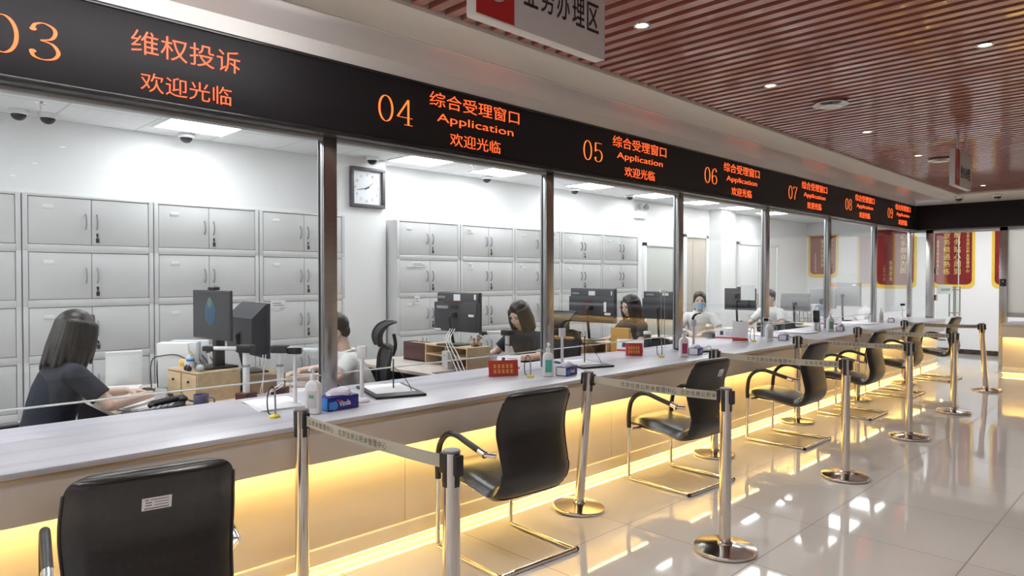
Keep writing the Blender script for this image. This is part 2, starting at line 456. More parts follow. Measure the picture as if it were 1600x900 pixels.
# ================================================================== THE SETTING
Y0, Y1 = -4.5, 15.75         # back and far end of the place
XR = 4.6                     # lobby window side
XW = -6.3                    # office back wall
struct('floor', MB().box(XW-.2, XR+.2, Y0-.2, Y1+.2, -.1, 0), M['floor'])
struct('wall_left', MB().box(XW-.2, XW, Y0-.2, Y1+.2, 0, 3.2), M['wall'])
struct('wall_far', MB().box(XW, XR+.2, Y1, Y1+.2, 0, 3.2), M['wall'])
struct('baseboard_far', MB().box(XW, XR, Y1-.015, Y1, 0, .095, .003), M['base_stone'])
struct('wall_office_end', MB().box(XW, -3.5, Y0-.2, Y0, 0, 3.2), M['wall'])
# columns standing out of the office back wall
for i, (a, b) in enumerate(((3.585, 4.15), (11.35, 11.88))):
    struct('wall_column', MB().box(XW, -6.06, a, b, 0, 2.735), M['wall'])
# ceilings
struct('ceiling_office', MB().box(XW, -3.62, Y0, Y1, 2.735, 2.80), M['ceil_tile'])
struct('ceiling_corridor', MB().box(-3.62, XR, 13.62, Y1, 2.735, 2.80), M['ceil_tile'])
mb = MB()
y = -4.2
while y < 12.0:
    mb.box(-2.585, XR, y-.027, y+.027, 2.77, 2.89)
    y += .1005
struct('ceiling_slats', mb, M['slat'])
struct('ceiling_plenum', MB().box(-2.9, XR, Y0, 13.6, 3.05, 3.10), M['plenum'])
# soffit with a glossy recess above the led board
struct('ceiling_soffit', MB().box(-2.90, -2.57, Y0, 12.05, 2.75, 2.79, .004).box(-2.90, -2.57, Y0, 12.05, 2.79, 3.05).box(-2.90, XR, 12.05, 13.46, 2.75, 3.05, .004), M['soffit'])
struct('trim_recess_lip', MB().box(-2.915, -2.90, Y0, 13.46, 2.745, 2.80, .003), M['soffit'])
struct('ceiling_recess', MB().box(-3.62, -2.915, Y0, 13.46, 2.84, 2.90), M['cove'])
struct('trim_recess_band', MB().box(-3.60, -3.505, Y0, 13.46, 2.752, 2.84), M['cove'])
# wall above the partition between office ceiling and roof
struct('wall_above_partition', MB().box(-3.66, -3.625, Y0, 13.5, 2.36, 3.05), M['wall'])

# cove tube hidden behind the lip at the near end
t = thing('cove_light', 'white light tube glowing in the recess above the near end of the led board', 'cove light', (0, 0, 0))
MB().cyl((-2.935, Y0+.2, 2.79), (-2.935, 1.75, 2.79), .012, n=12).build('tube', M['cove_tube'], t)
MB().box(-2.927, -2.916, Y0+.2, 1.75, 2.775, 2.805, .002).build('holder', M['white_metal'], t)
# lobby walls: solid on the right, tall windows behind the viewpoint
struct('wall_right', MB().box(XR, XR+.2, Y0-.2, 13.56, 0, 3.2), M['wall'])
mb = MB().box(-3.5, XR, Y0-.2, Y0, 0, .4).box(-3.5, XR, Y0-.2, Y0, 2.5, 3.2)
k = -3.5
while k < XR:
    mb.box(k, k+.25, Y0-.2, Y0, .4, 2.5); k += 1.6
struct('wall_back', mb, M['wall'])
mb = MB(); k = -3.5
while k < XR - .3:
    for j in range(1, 4): mb.box(k+.25+.3375*j-.012, k+.25+.3375*j+.012, Y0-.14, Y0-.11, .4, 2.5)
    for z in (1.0, 1.9): mb.box(k+.25, k+1.6, Y0-.14, Y0-.11, z-.012, z+.012)
    k += 1.6
struct('window_30', mb, M['rail'])
struct('wall_above_door', MB().box(-3.66, XR, 13.50, 13.60, 2.36, 3.05), M['wall'])

# ------------------------------------------------------------------ glass partition (bays of the office front)
YP = [2.08 + 1.93*n for n in range(-3, 6)] + [13.64]
for i in range(len(YP)-1):
    a, b = YP[i] + .045, YP[i+1] - .045
    w = struct('window_%d' % (i+1), MB().box(-3.641, -3.629, a+.004, b-.004, .935, 2.31), M['glass'])
    MB().box(-3.6425, -3.6275, a+.004, b-.004, .929, .937, .002).build('glass_edge', M['glass_edge'], w)
    MB().box(-3.668, -3.602, a-.09, a, .80, 2.36, .004).build('window_frame', M['steel'], w)
    MB().box(-3.660, -3.610, a-.094, a-.0895, .80, 2.31, .001).build('side_strip', M['rail'], w)
    MB().box(-3.645, -3.638, a-.099, a-.0935, .80, 2.31).build('seal', M['seal'], w)
    MB().box(-3.66, -3.60, a, b, 2.308, 2.345, .003).build('rail', M['rail'], w)
    if i == len(YP)-2:
        MB().box(-3.668, -3.602, b, b+.09, .80, 2.36, .004).build('window_frame', M['steel'], w)

# ------------------------------------------------------------------ end facade: door opening, glass door, side glazing
fr = struct('door_4', MB().box(-3.36, -3.245, 13.55, 13.65, 0, 2.34, .004).box(-2.30, -2.19, 13.55, 13.65, 0, 2.34, .004).box(-3.36, -2.19, 13.55, 13.65, 2.27, 2.34, .004), M['steel'])
leaf = thing('glass_door', 'frameless clear glass door leaf standing open beside the red banner', 'glass door', (-3.235, 13.66, 0), R(80))
MB().box(0.02, .90, -.006, .006, .02, 2.24).build('leaf', M['glass'], leaf)
MB().box(.897, .903, -.007, .007, .02, 2.24).build('glass_edge', M['glass_edge'], leaf)
hm = MB()
for s in (-1, 1):
    hm.tube([(.66, s*.05, .80), (.66, s*.05, 1.34)], .012).tube([(.84, s*.05, .80), (.84, s*.05, 1.34)], .012)
    for z in (.86, 1.28):
        hm.tube([(.66, s*.05, z), (.84, s*.05, z)], .008)
    for x in (.66, .84):
        for z in (.86, 1.28): hm.tube([(x, s*.006, z), (x, s*.05, z)], .007)
hm.build('pull_handle', M['steel'], leaf)
st = MB().box(.05, .62, -.010, -.007, 1.21, 1.36).build('sticker', mat('pale_sticker', (.62, .70, .68), .5), leaf); st['label'] = 'pale green sticker strip'
sm = MB()
for k in range(8): sm.box(.19+.045*k, .225+.045*k, -.012, -.0095, 1.265, 1.31)
sm.build('sticker_marks', mat('sticker_grey', (.32, .38, .38), .5), st)
for z in (.25, 1.15, 1.62):
    MB().box(-.012, .05, -.016, .016, z-.05, z+.05, .003).build('hinge', M['steel'], leaf)
# glazing left of the door and right of it
w = struct('window_20', MB().box(-3.60, -3.362, 13.595, 13.607, .80, 2.30), M['glass'])
MB().box(-3.60, -3.362, 13.56, 13.64, 2.29, 2.345).build('rail', M['rail'], w)
w = struct('window_21', MB().box(-2.19, XR, 13.595, 13.607, .93, 2.30), M['frost'])
MB().box(-2.19, XR, 13.56, 13.64, 2.29, 2.345).build('rail', M['rail'], w)
MB().box(-2.19, XR, 13.56, 13.64, .86, .93).build('sill', M['rail'], w)
rd = thing('card_reader', 'small black card reader box on the steel door frame', 'card reader', (-2.245, 13.55, 1.42))
MB().box(-.045, .045, -.022, 0, -.06, .06, .006).build('housing', M['navyplastic'], rd)
MB().box(-.008, .008, -.026, -.02, .01, .03, .002).build('indicator', M['white'], rd)

# ------------------------------------------------------------------ doors on the office back wall
def wall_door(name, y0, y1, h, m, lines=(), handle=None, frame=.06):
    d = struct(name, MB().box(XW, XW+.03, y0, y1, 0, h, .003), m)
    MB().box(XW, XW+.05, y0-frame, y0, 0, h+frame, .004).box(XW, XW+.05, y1, y1+frame, 0, h+frame, .004).box(XW, XW+.05, y0-frame, y1+frame, h, h+frame, .004).build('door_frame', M['door_white'], d)
    for k in lines:
        MB().box(XW+.03, XW+.034, k-.004, k+.004, .05, h-.05).build('door_seam', M['grey'], d)
    if handle:
        for k in handle:
            MB().tube([(XW+.03, k, .95), (XW+.075, k, .97), (XW+.075, k, 1.17), (XW+.03, k, 1.19)], .011).build('door_handle', M['steel'], d)
    return d
wall_door('door_1', 9.28, 10.20, 2.01, M['door_grey'], handle=(9.40,))
wall_door('door_2', 10.50, 11.17, 2.20, M['door_wood'], lines=(10.72,), handle=(11.08,))
wall_door('door_3', 12.45, 14.10, 2.14, M['door_white'], lines=(13.27,), handle=(13.15, 13.40))

# ================================================================== LED BOARDS
led = thing('led_display', 'long black led ticker board with orange window numbers above the glass', 'led board', (0, 0, 0))
MB().box(-3.60, -3.505, Y0, 13.46, 2.345, 2.752, .004).build('display_panel', M['board'], led)
MB().box(-3.60, -3.490, Y0, 13.46, 2.326, 2.350, .004).box(-3.60, -3.495, Y0, 13.46, 2.735, 2.752, .003).build('edge_frame', M['board_edge'], led)
XL = -3.5015
def led_text(s, y0, y1, z0, z1, name):
    return text(name, s, basis((XL-.002, y0, z0), *FX), y1-y0, z1-z0, M['led'], led, off=-.007, thick=.0025)
def window_group(num, yn):
    digits(num, basis((XL, yn, 2.457), *FX), .265, .165, led)
    o = yn + .40
    led_text('综合受理窗口', o, o+.82, 2.618, 2.712, 'title_text')
    led_text('Application', o+.06, o+.76, 2.510, 2.578, 'english_text')
    led_text('欢迎光临', o+.17, o+.63, 2.383, 2.468, 'greeting_text')
digits('03', basis((XL, .445, 2.437), *FX), .275, .165, led)
led_text('维权投诉', .995, 1.505, 2.555, 2.665, 'title_text')
led_text('欢迎光临', 1.034, 1.46, 2.385, 2.475, 'greeting_text')
for num, yn in (('04', 2.340), ('05', 4.290), ('06', 6.205), ('07', 8.195), ('08', 10.08), ('09', 11.935)):
    window_group(num, yn)
end = thing('led_display', 'plain black board above the glass door opening', 'led board', (0, 0, 0))
MB().box(-3.505, XR, 13.46, 13.56, 2.345, 2.752, .004).build('display_panel', M['board'], end)
MB().box(-3.505, XR, 13.45, 13.56, 2.326, 2.350, .003).box(-3.505, XR, 13.455, 13.56, 2.735, 2.752, .003).build('edge_frame', M['board_edge'], end)

# ================================================================== COUNTERS
def counter(label, y0, y1, loc=(0, 0, 0), rz=0, seams=()):
    c = thing('service_counter', label, 'counter', loc, rz)
    MB().box(-3.93, -3.02, y0, y1, .775, .80, .004).build('worktop', M['marble'], c)
    MB().box(-3.06, -3.024, y0, y1, .763, .775, .002).build('brass_strip', M['gold'], c)
    MB().box(-3.05, -3.035, y0, y1, .595, .763, .003).build('apron', M['apron'], c)
    pm = MB(); e = [y0] + [s for s in seams if y0 < s < y1] + [y1]
    for a, b in zip(e[:-1], e[1:]): pm.box(-3.25, -3.16, a+.0015, b-.0015, .11, .775)
    pm.build('front_panel', M['front'], c)
    MB().box(-3.25, -3.138, y0, y1, .042, .126, .004).build('plinth', M['plinth'], c)
    MB().box(-3.60, -3.25, y0, y1, .0, .775).box(-3.25, -3.20, y0, y1, 0, .042).build('carcass', M['front'], c)
    MB().box(-3.072, -3.054, y0, y1, .600, .612).build('light_strip', M['strip'], c)
    MB().box(-3.168, -3.146, y0, y1, .036, .043).build('light_strip', M['strip_low'], c)
    return c
counter('long white veined service counter with warm light strips under its edge', Y0+.3, 13.45, seams=[2.29 + 1.93*k for k in range(-3, 6)])
c2 = counter('short stone counter right of the glass door with warm light strips', -2.12, 4.3, (0, 9.63, 0), R(-90))

# ================================================================== OFFICE CEILING AND WALL FITTINGS
def panel_light(x, y, label):
    t = thing('ceiling_panel_light', label, 'ceiling light', (x, y, 2.735), 0, 'square office ceiling panels')
    MB().box(-.27, .27, -.27, .27, -.006, -.002).build('diffuser', M['panel'], t)
    MB().box(-.285, -.27, -.285, .285, -.010, 0).box(.27, .285, -.285, .285, -.010, 0).box(-.27, .27, -.285, -.27, -.010, 0).box(-.27, .27, .27, .285, -.010, 0).build('frame', M['white_metal'], t)
    return t
ORD = ['first', 'second', 'third', 'fourth', 'fifth', 'sixth', 'seventh', 'eighth', 'ninth']
for i, y in enumerate((2.13, 4.40, 5.52, 7.22, 8.75, 10.10, 11.37, 12.75)):
    panel_light(-5.70, y, '%s glowing square panel from the left in the ceiling row above the cabinets' % ORD[i])
for i, y in enumerate((1.2, 3.2, 5.2, 7.2, 9.2, 11.2, 12.25, 13.6)):
    panel_light(-4.27, y, '%s glowing square panel from the left in the ceiling row nearest the glass' % ORD[i])
for x in (-5.64, -4.27):  # unseen panels, added to light the dim left end of the office
    for y in (-3.4, -1.9, -.4): panel_light(x, y, 'square glowing office ceiling panel outside the photo')
for i, x in enumerate((-2.9, -1.9, -.9, .1, 1.1)):  # unseen panels, added to brighten the corridor and its far wall
    panel_light(x, 14.5, '%s unseen glowing square panel from the left over the corridor behind the glass door' % ORD[i])

def dome_camera(x, y, z, label, s=1.0):
    t = thing('security_camera', label, 'security camera', (x, y, z), 0, 'dome cameras')
    MB().lathe([(.001, 0), (.062*s, 0), (.066*s, -.006), (.064*s, -.030*s), (.052*s, -.036*s), (.001, -.036*s)], 28).build('housing', M['white'], t)
    MB().lathe([(.001, -.030*s)] + [(.050*s*math.cos(a), -.034*s - .045*s*math.sin(a)) for a in [R(k*10) for k in range(9)]] + [(.001, -.079*s)], 28).build('dome', M['dome'], t)
    return t
for x, y, l in ((-6.10, .98, 'left one of two small dark dome cameras under the office ceiling at far left'),
                (-6.10, 1.16, 'right one of two small dark dome cameras under the office ceiling at far left'),
                (-6.12, 2.16, 'dome camera under the office ceiling beside the leftmost bright panel'),
                (-5.96, 3.92, 'dome camera under the ceiling above the square wall clock'),
                (-6.12, 5.66, 'dome camera under the ceiling right of the wall clock'),
                (-6.10, 7.30, 'dome camera under the office ceiling above the white wall near the middle panes'),
                (-6.00, 8.45, 'dome camera under the office ceiling left of the twin emergency lamp')):
    dome_camera(x, y, 2.735, l)
dome_camera(-2.61, 12.30, 2.75, 'dome camera under the lobby soffit left of the far hanging sign', 1.0)
dome_camera(-2.13, 12.36, 2.75, 'dome camera under the lobby soffit right of the far hanging sign', 1.0)
def sprinkler(x, y, label):
    t = thing('ceiling_sprinkler', label, 'sprinkler', (x, y, 2.735), 0, 'office sprinklers')
    MB().lathe([(.001, 0), (.035, 0), (.030, -.008), (.010, -.010), (.009, -.03), (.001, -.03)], 20).build('escutcheon', M['chrome'], t)
    MB().tube([(.012, 0, -.03), (.016, 0, -.045), (.004, 0, -.062)], .0025, 6).tube([(-.012, 0, -.03), (-.016, 0, -.045), (-.004, 0, -.062)], .0025, 6).lathe([(.001, -.062), (.016, -.062), (.016, -.065), (.001, -.065)], 14).build('deflector', M['chrome'], t)
sprinkler(-5.74, 1.05, 'small sprinkler head hanging from the office ceiling at far left')
sprinkler(-5.60, 4.98, 'small sprinkler head hanging from the ceiling between two bright panels')

# wall clock
t = thing('wall_clock', 'square grey framed wall clock on the white column', 'clock', (-6.06, 3.915, 2.428))
f = MB()
S = .205
for a in ((-S, S, S-.035, S), (-S, S, -S, -S+.035)): f.box(0, .045, a[0], a[1], a[2], a[3], .004)
for a in ((-S, -S+.035), (S-.035, S)): f.box(0, .045, a[0], a[1], -S+.03, S-.03, .004)
f.build('frame', M['clock_frame'], t)
MB().box(.004, .012, -S+.03, S-.03, -S+.03, S-.03).build('dial', M['clock_face'], t)
for k in range(1, 13):
    a = PI/2 - k*PI/6; r_ = .135
    text('numeral', str(k), basis((.0125, r_*math.cos(a)-.012, r_*math.sin(a)-.014), *FX), .024 if k > 9 else .016, .028, M['grey'], t, thick=.001)
def hand(name, ang, ln, w):
    d = Vector((0, math.cos(ang), math.sin(ang))); n = Vector((0, -d.z, d.y))
    mb = MB(); c = Vector((.016, 0, 0))
    pts = [c - d*.03 - n*w, c + d*ln - n*w*.3, c + d*ln + n*w*.3, c - d*.03 + n*w]
    mb.rings([pts, [p + Vector((.003, 0, 0)) for p in pts]])
    mb.build(name, M['clock_hand'], t)
hand('hour_hand', PI/2 - (1 + 43/60.)*PI/6, .085, .005); hand('minute_hand', PI/2 - 43*PI/30, .125, .004)
MB().lathe([(.001, .013), (.008, .013), (.008, .022), (.001, .022)], 16, mtx=Matrix.Rotation(PI/2, 4, 'Y')).build('pivot', M['clock_hand'], t)

# twin emergency lamp
t = thing('emergency_lamp', 'white twin head emergency lamp high on the office back wall', 'emergency lamp', (XW, 9.12, 2.50))
MB().box(0, .055, -.14, .14, -.06, .06, .006).build('housing', M['white'], t)
for s in (-1, 1):
    MB().lathe([(.001, 0), (.030, 0), (.048, .05), (.048, .06), (.001, .055)], 22, (.05, s*.085, .115), mtx=Matrix.Rotation(R(75), 4, 'Y')).build('lamp_head', M['grey'], t)
    MB().tube([(.03, s*.085, .05), (.04, s*.085, .11)], .008).build('bracket', M['white'], t)

# ================================================================== FILING CABINETS
def make_cabinet(w, label):
    D, H = .38, 2.115
    t = thing('filing_cabinet', label, 'filing cabinet', (0, 0, 0), 0, 'grey steel filing cabinets along the office wall')
    MB().box(-D, -.020, 0, w-.004, 0, H, .003).build('body', M['cabinet'], t)
    tops = [2.095 - .4035*k for k in range(5)]
    fm = MB()
    for z in tops:
        z0 = z - .345
        fm.box(-.022, 0, 0.002, .034, z0-.052, z+.014, .002).box(-.022, 0, w-.038, w-.006, z0-.052, z+.014, .002)
        fm.box(-.022, 0, .034, w-.038, z+.001, z+.014, .002).box(-.022, 0, .034, w-.038, z0-.052, z0-.002, .002)
    fm.build('face_frame', M['cabinet'], t)
    mid = w/2 - .002
    gm = MB()
    for z in tops: gm.box(-.0215, -.019, .030, w-.034, z-.350, z+.002)  # dark sheet: shade of the gaps around the doors, put in as colour
    gm.build('door_gap_shade', M['cab_gap'], t)
    for z in tops:
        z0 = z - .343
        for k, (a, b) in enumerate(((.0375, mid-.0018), (mid+.0018, w-.0415))):
            d = MB().box(-.018, -.003, a, b, z0, z-.003, .003).build('door', M['cabinet_door'], t)
            hy = b-.035 if k == 0 else a+.035
            MB().tube(smoothpath([(-.003, hy, z-.225), (.014, hy, z-.205), (.020, hy, z-.17), (.014, hy, z-.135), (-.003, hy, z-.115)], 4), .0055, 8, flat=1.6).build('handle', M['grey'], d)
            if k == 0:
                MB().box(-.004, .001, a+.085, a+.155, z-.085, z-.055, .002).build('label_holder', M['white_metal'], d)
            else:
                MB().cyl((-.004, hy, z-.262), (.006, hy, z-.262), .010, n=14).build('lock', M['chrome'], d)
                MB().box(.004, .010, hy-.006, hy+.006, z-.285, z-.258, .002).box(.005, .013, hy-.011, hy+.012, z-.325, z-.290, .004).build('key', M['black'], d)
    MB().box(-.020, -.006, .004, w-.008, .01, .08).build('base_rail', M['cab_gap'], t)
    return t
ca = make_cabinet(.87, 'first grey steel filing cabinet from the left along the office back wall')
ca.location = (-5.9, -.78, 0)
for i, y in enumerate((.09, .96, 1.83, 2.70)):
    l = ['grey steel filing cabinet cut by the left edge of the photo behind the seated woman', 'grey steel filing cabinet directly behind the seated woman in black',
         'grey steel filing cabinet directly behind the raised black screen', 'grey steel filing cabinet half behind the thick steel post, left of the clock column'][i]
    dup(ca, (-5.9, y, 0), None, l)
for i in range(5):
    l = ['grey steel filing cabinet next to the clock column on its right', 'second grey filing cabinet to the right of the clock column', 'third grey filing cabinet to the right of the clock column',
         'fourth grey filing cabinet to the right of the clock column', 'last grey filing cabinet of the row, beside the grey door'][i]
    c = dup(ca, (-5.9, 4.18 + .874*i, 0), None, l)
# paper labels stuck on the cabinets
for i, (y, z, w, h, l) in enumerate(((4.36, 1.62, .20, .055, 'long white paper strip stuck on the cabinet right of the clock'), (5.16, 1.61, .07, .07, 'small white note stuck on the second cabinet right of the clock'),
                          (5.14, 2.02, .08, .05, 'small white note near the top of the second cabinet right of the clock'), (4.40, 1.22, .07, .09, 'white note low on the cabinet beside the clock column'),
                          (2.80, 1.23, .14, .07, 'pale paper labels on the cabinet left of the thick steel post'), (6.62, 2.02, .06, .09, 'white note at the edge of the cabinet beside the middle post'), (6.0, 1.60, .06, .08, 'white note on the cabinet door left of the middle post'))):
    s = thing('paper_note', l, 'paper note', (-5.896, y, z), 0, 'notes stuck on the cabinets')
    MB().box(0, .002, 0, w, 0, h).build('sheet', M['paper'], s)
    MB().box(.0018, .003, w*.12, w*.7, h*.55, h*.68).box(.0018, .003, w*.12, w*.85, h*.28, h*.40).build('print', M['grey'], s)

# ================================================================== LOBBY CEILING FITTINGS
def downlight(x, y, label):
    t = thing('downlight', label, 'downlight', (x, y, 2.77), 0, 'round recessed lobby downlights')
    MB().lathe([(.029, .004), (.032, -.003), (.040, -.005), (.044, -.002), (.044, .004)], 32).build('trim_ring', M['chrome'], t)
    MB().lathe([(.001, .006), (.030, .006), (.030, .0), (.001, -.002)], 32).build('lens', M['spot'], t)
    MB().lathe([(.001, .09), (.042, .09), (.042, .006), (.001, .006)], 24).build('can', M['grey'], t)
    ld = bpy.data.lights.new('downlight_beam', 'SPOT'); ld.energy = SPOT_POWER; ld.spot_size = R(105); ld.spot_blend = .8; ld.color = (1, .95, .90); ld.shadow_soft_size = .05
    link('downlight_beam', ld, t, (0, 0, -.02))
for x, y, l in ((-1.98, 2.89, 'round downlight just right of the big hanging sign'), (-2.0, 4.39, 'round downlight left of the silver ceiling diffuser'), (-.83, 4.45, 'round downlight at upper right of the slatted ceiling'),
                (-2.04, 6.38, 'round downlight beyond the silver ceiling diffuser'), (-2.06, 7.99, 'round downlight just left of the far hanging sign'), (-2.10, 11.23, 'round downlight farthest away, right of the far hanging sign')):
    downlight(x, y, l)
for x in (-.83, .5, 1.8, 3.1):  # unseen downlights, added to brighten the lobby
    for y in (-2.6, -.4, 1.6, 4.45, 7.2, 10.2):
        if (x, y) != (-.83, 4.45) and not (x == -.83 and y > 4): downlight(x, y, 'round recessed downlight of the lobby ceiling outside the photo')
for y in (-2.6, -.5, 1.2): downlight(-2.0, y, 'round recessed downlight of the lobby ceiling outside the photo')  # more unseen downlights, added for lobby brightness
def vent(x, y, label):
    t = thing('ceiling_diffuser', label, 'air diffuser', (x, y, 2.77), 0, 'round silver ceiling diffusers')
    MB().lathe([(.02, .02), (.105, .0), (.122, -.014), (.120, -.019), (.10, -.008), (.02, .012)], 40).build('outer_cone', M['silver'], t)
    MB().lathe([(.001, -.012), (.055, -.024), (.075, -.030), (.073, -.034), (.05, -.030), (.001, -.022)], 36).build('inner_cone', M['silver'], t)
    MB().lathe([(.001, .08), (.10, .08), (.10, -.001), (.001, .0)], 30).build('duct', M['black'], t)
    MB().cyl((0, 0, .02), (0, 0, -.02), .012).build('stem', M['steel'], t)
vent(-1.885, 5.12, 'round silver ceiling diffuser at the middle of the slatted ceiling')
vent(-1.95, 8.38, 'round silver ceiling diffuser partly behind the far hanging sign')

def hanging_sign(x, y0, y1, label):
    L = y1 - y0; Zb, Zt = 2.305, 2.625
    t = thing('hanging_sign', label, 'hanging sign', (x, y0, 0), 0, 'white hanging area signs')
    MB().box(-.045, 0, 0, L, Zb, Zt, .003).build('sign_box', M['sign_white'], t)
    MB().box(0, .002, .0, L*.255, Zb+.005, Zt).build('red_panel', M['redsign'], t)
    e = MB(); c = Vector((.0025, L*.13, Zb+.108)); 
    def arc(r0, r1, a0, a1, n=40):
        va = [e.bm.verts.new(c + Vector((0, r0*math.cos(a0+(a1-a0)*i/n), r0*math.sin(a0+(a1-a0)*i/n)))) for i in range(n+1)]
        vb = [e.bm.verts.new(c + Vector((0, r1*math.cos(a0+(a1-a0)*i/n), r1*math.sin(a0+(a1-a0)*i/n)))) for i in range(n+1)]
        for i in range(n): e.face([va[i], va[i+1], vb[i+1], vb[i]])
    arc(0.0443, 0.0492, 0, 2*PI); arc(0.0213, 0.0246, 0, 2*PI)
    for k in range(12): arc(0.0312, 0.0385, PI + k*PI/11*.9 + .1, PI + k*PI/11*.9 + .22, 4)
    for s in (-1, 1):
        e.face([e.bm.verts.new(c + Vector((0, s*y_, z_))) for y_, z_ in ((0.0016, -0.0098), (0.0148, -0.0033), (0.0148, 0.0033), (0.0016, -0.0033))])
    e.face([e.bm.verts.new(c + Vector((0, y_, z_))) for y_, z_ in ((-0.0131, 0.0033), (0, 0.0148), (0.0131, 0.0033))])
    e.build('emblem', M['sign_white'], t, smooth=0)
    n = 5; a = L*.325; wch = (L*.635)/n
    for i, ch in enumerate('业务办理区'):
        text('sign_character', ch, basis((.001, a + wch*i, Zb+.085), *FX), wch*.82, .102, M['ink'], t, off=.006, thick=.001)
    for k in (L*.30, L*.78):
        MB().cyl((-.022, k, Zt), (-.022, k, 2.84), .011, n=12).build('rod', M['silver'], t)
    return t
hanging_sign(-1.545, 1.385, 2.02, 'large near white hanging sign with red emblem panel at the top of the photo')
hanging_sign(-1.485, 6.86, 7.46, 'small far white hanging sign with a red panel on two rods')

# ================================================================== PENNANT BANNERS
def banner(x0, x1, ztop, zbot, label, cols, side=1.0):
    t = thing('pennant_banner', label, 'banner', (0, Y1, 0), 0, 'red velvet pennant banners on the far wall')
    w = x1 - x0; r = w*.16
    def outline(a, b, zb, rr, n=8):
        pts = [(a, ztop)]
        pts += [(a, zb+rr)] + [(a+rr - rr*math.cos(R(90*i/n)), zb+rr - rr*math.sin(R(90*i/n))) for i in range(1, n+1)]
        pts += [(b-rr + rr*math.sin(R(90*i/n)), zb+rr - rr*math.cos(R(90*i/n))) for i in range(0, n+1)] + [(b, ztop)]
        return pts
    m = Matrix(((1, 0, 0, 0), (0, 0, -1, 0), (0, 1, 0, 0), (0, 0, 0, 1)))
    MB().prism(outline(x0, x1, zbot, r), .004, .012, m).build('fringe', M['fringe'], t)
    MB().prism(outline(x0+.05, x1-.05, zbot+.075, r*.8), .012, .020, m).build('cloth', M['banner'], t)
    MB().cyl((x0-.03, -.018, ztop), (x1+.03, -.018, ztop), .014).build('hanging_bar', M['goldink'], t)
    for (fx, s, z0, z1, ww) in cols:
        n = len(s); ch = (z1 - z0)/n
        for i, c in enumerate(s):
            h = ch*.86
            text('banner_character', c, basis((x0 + w*fx - ww/2, -.0205, z1 - ch*(i+1) + ch*.07), *FY), ww, h, M['bannertext'], t, off=.0, thick=.002)
    return t
banner(-6.26, -5.61, 2.44, 1.50, 'smallest red banner with yellow fringe, seen through the glass behind a steel post', [(.50, '服务热情周到', 1.72, 2.36, .085), (.25, '北京住房公积金', 1.62, 2.05, .045), (.80, '赠住房公积金管理中心', 1.72, 2.36, .045)])
banner(-4.86, -4.07, 2.52, 1.27, 'wide red banner with yellow fringe seen through the last two panes beside the corner', [(.70, '心系群众为民', 1.58, 2.42, .12), (.40, '热情服务', 1.42, 1.86, .055), (.24, '二〇二二年', 1.42, 1.76, .04)])
banner(-3.80, -3.06, 2.62, 1.29, 'red banner with large gold characters behind the open glass door', [(.60, '服务贴心周到', 1.55, 2.42, .115), (.36, '业务精通熟练', 1.55, 2.42, .115), (.84, '赠北京住房公积金管理中心', 1.60, 2.50, .05), (.15, '感谢住房公积金中心', 1.55, 2.25, .04)])
banner(-2.79, -2.05, 2.62, 1.29, 'red banner mostly hidden behind the right steel door post', [(.19, '二〇二二年', 1.46, 1.80, .05)])

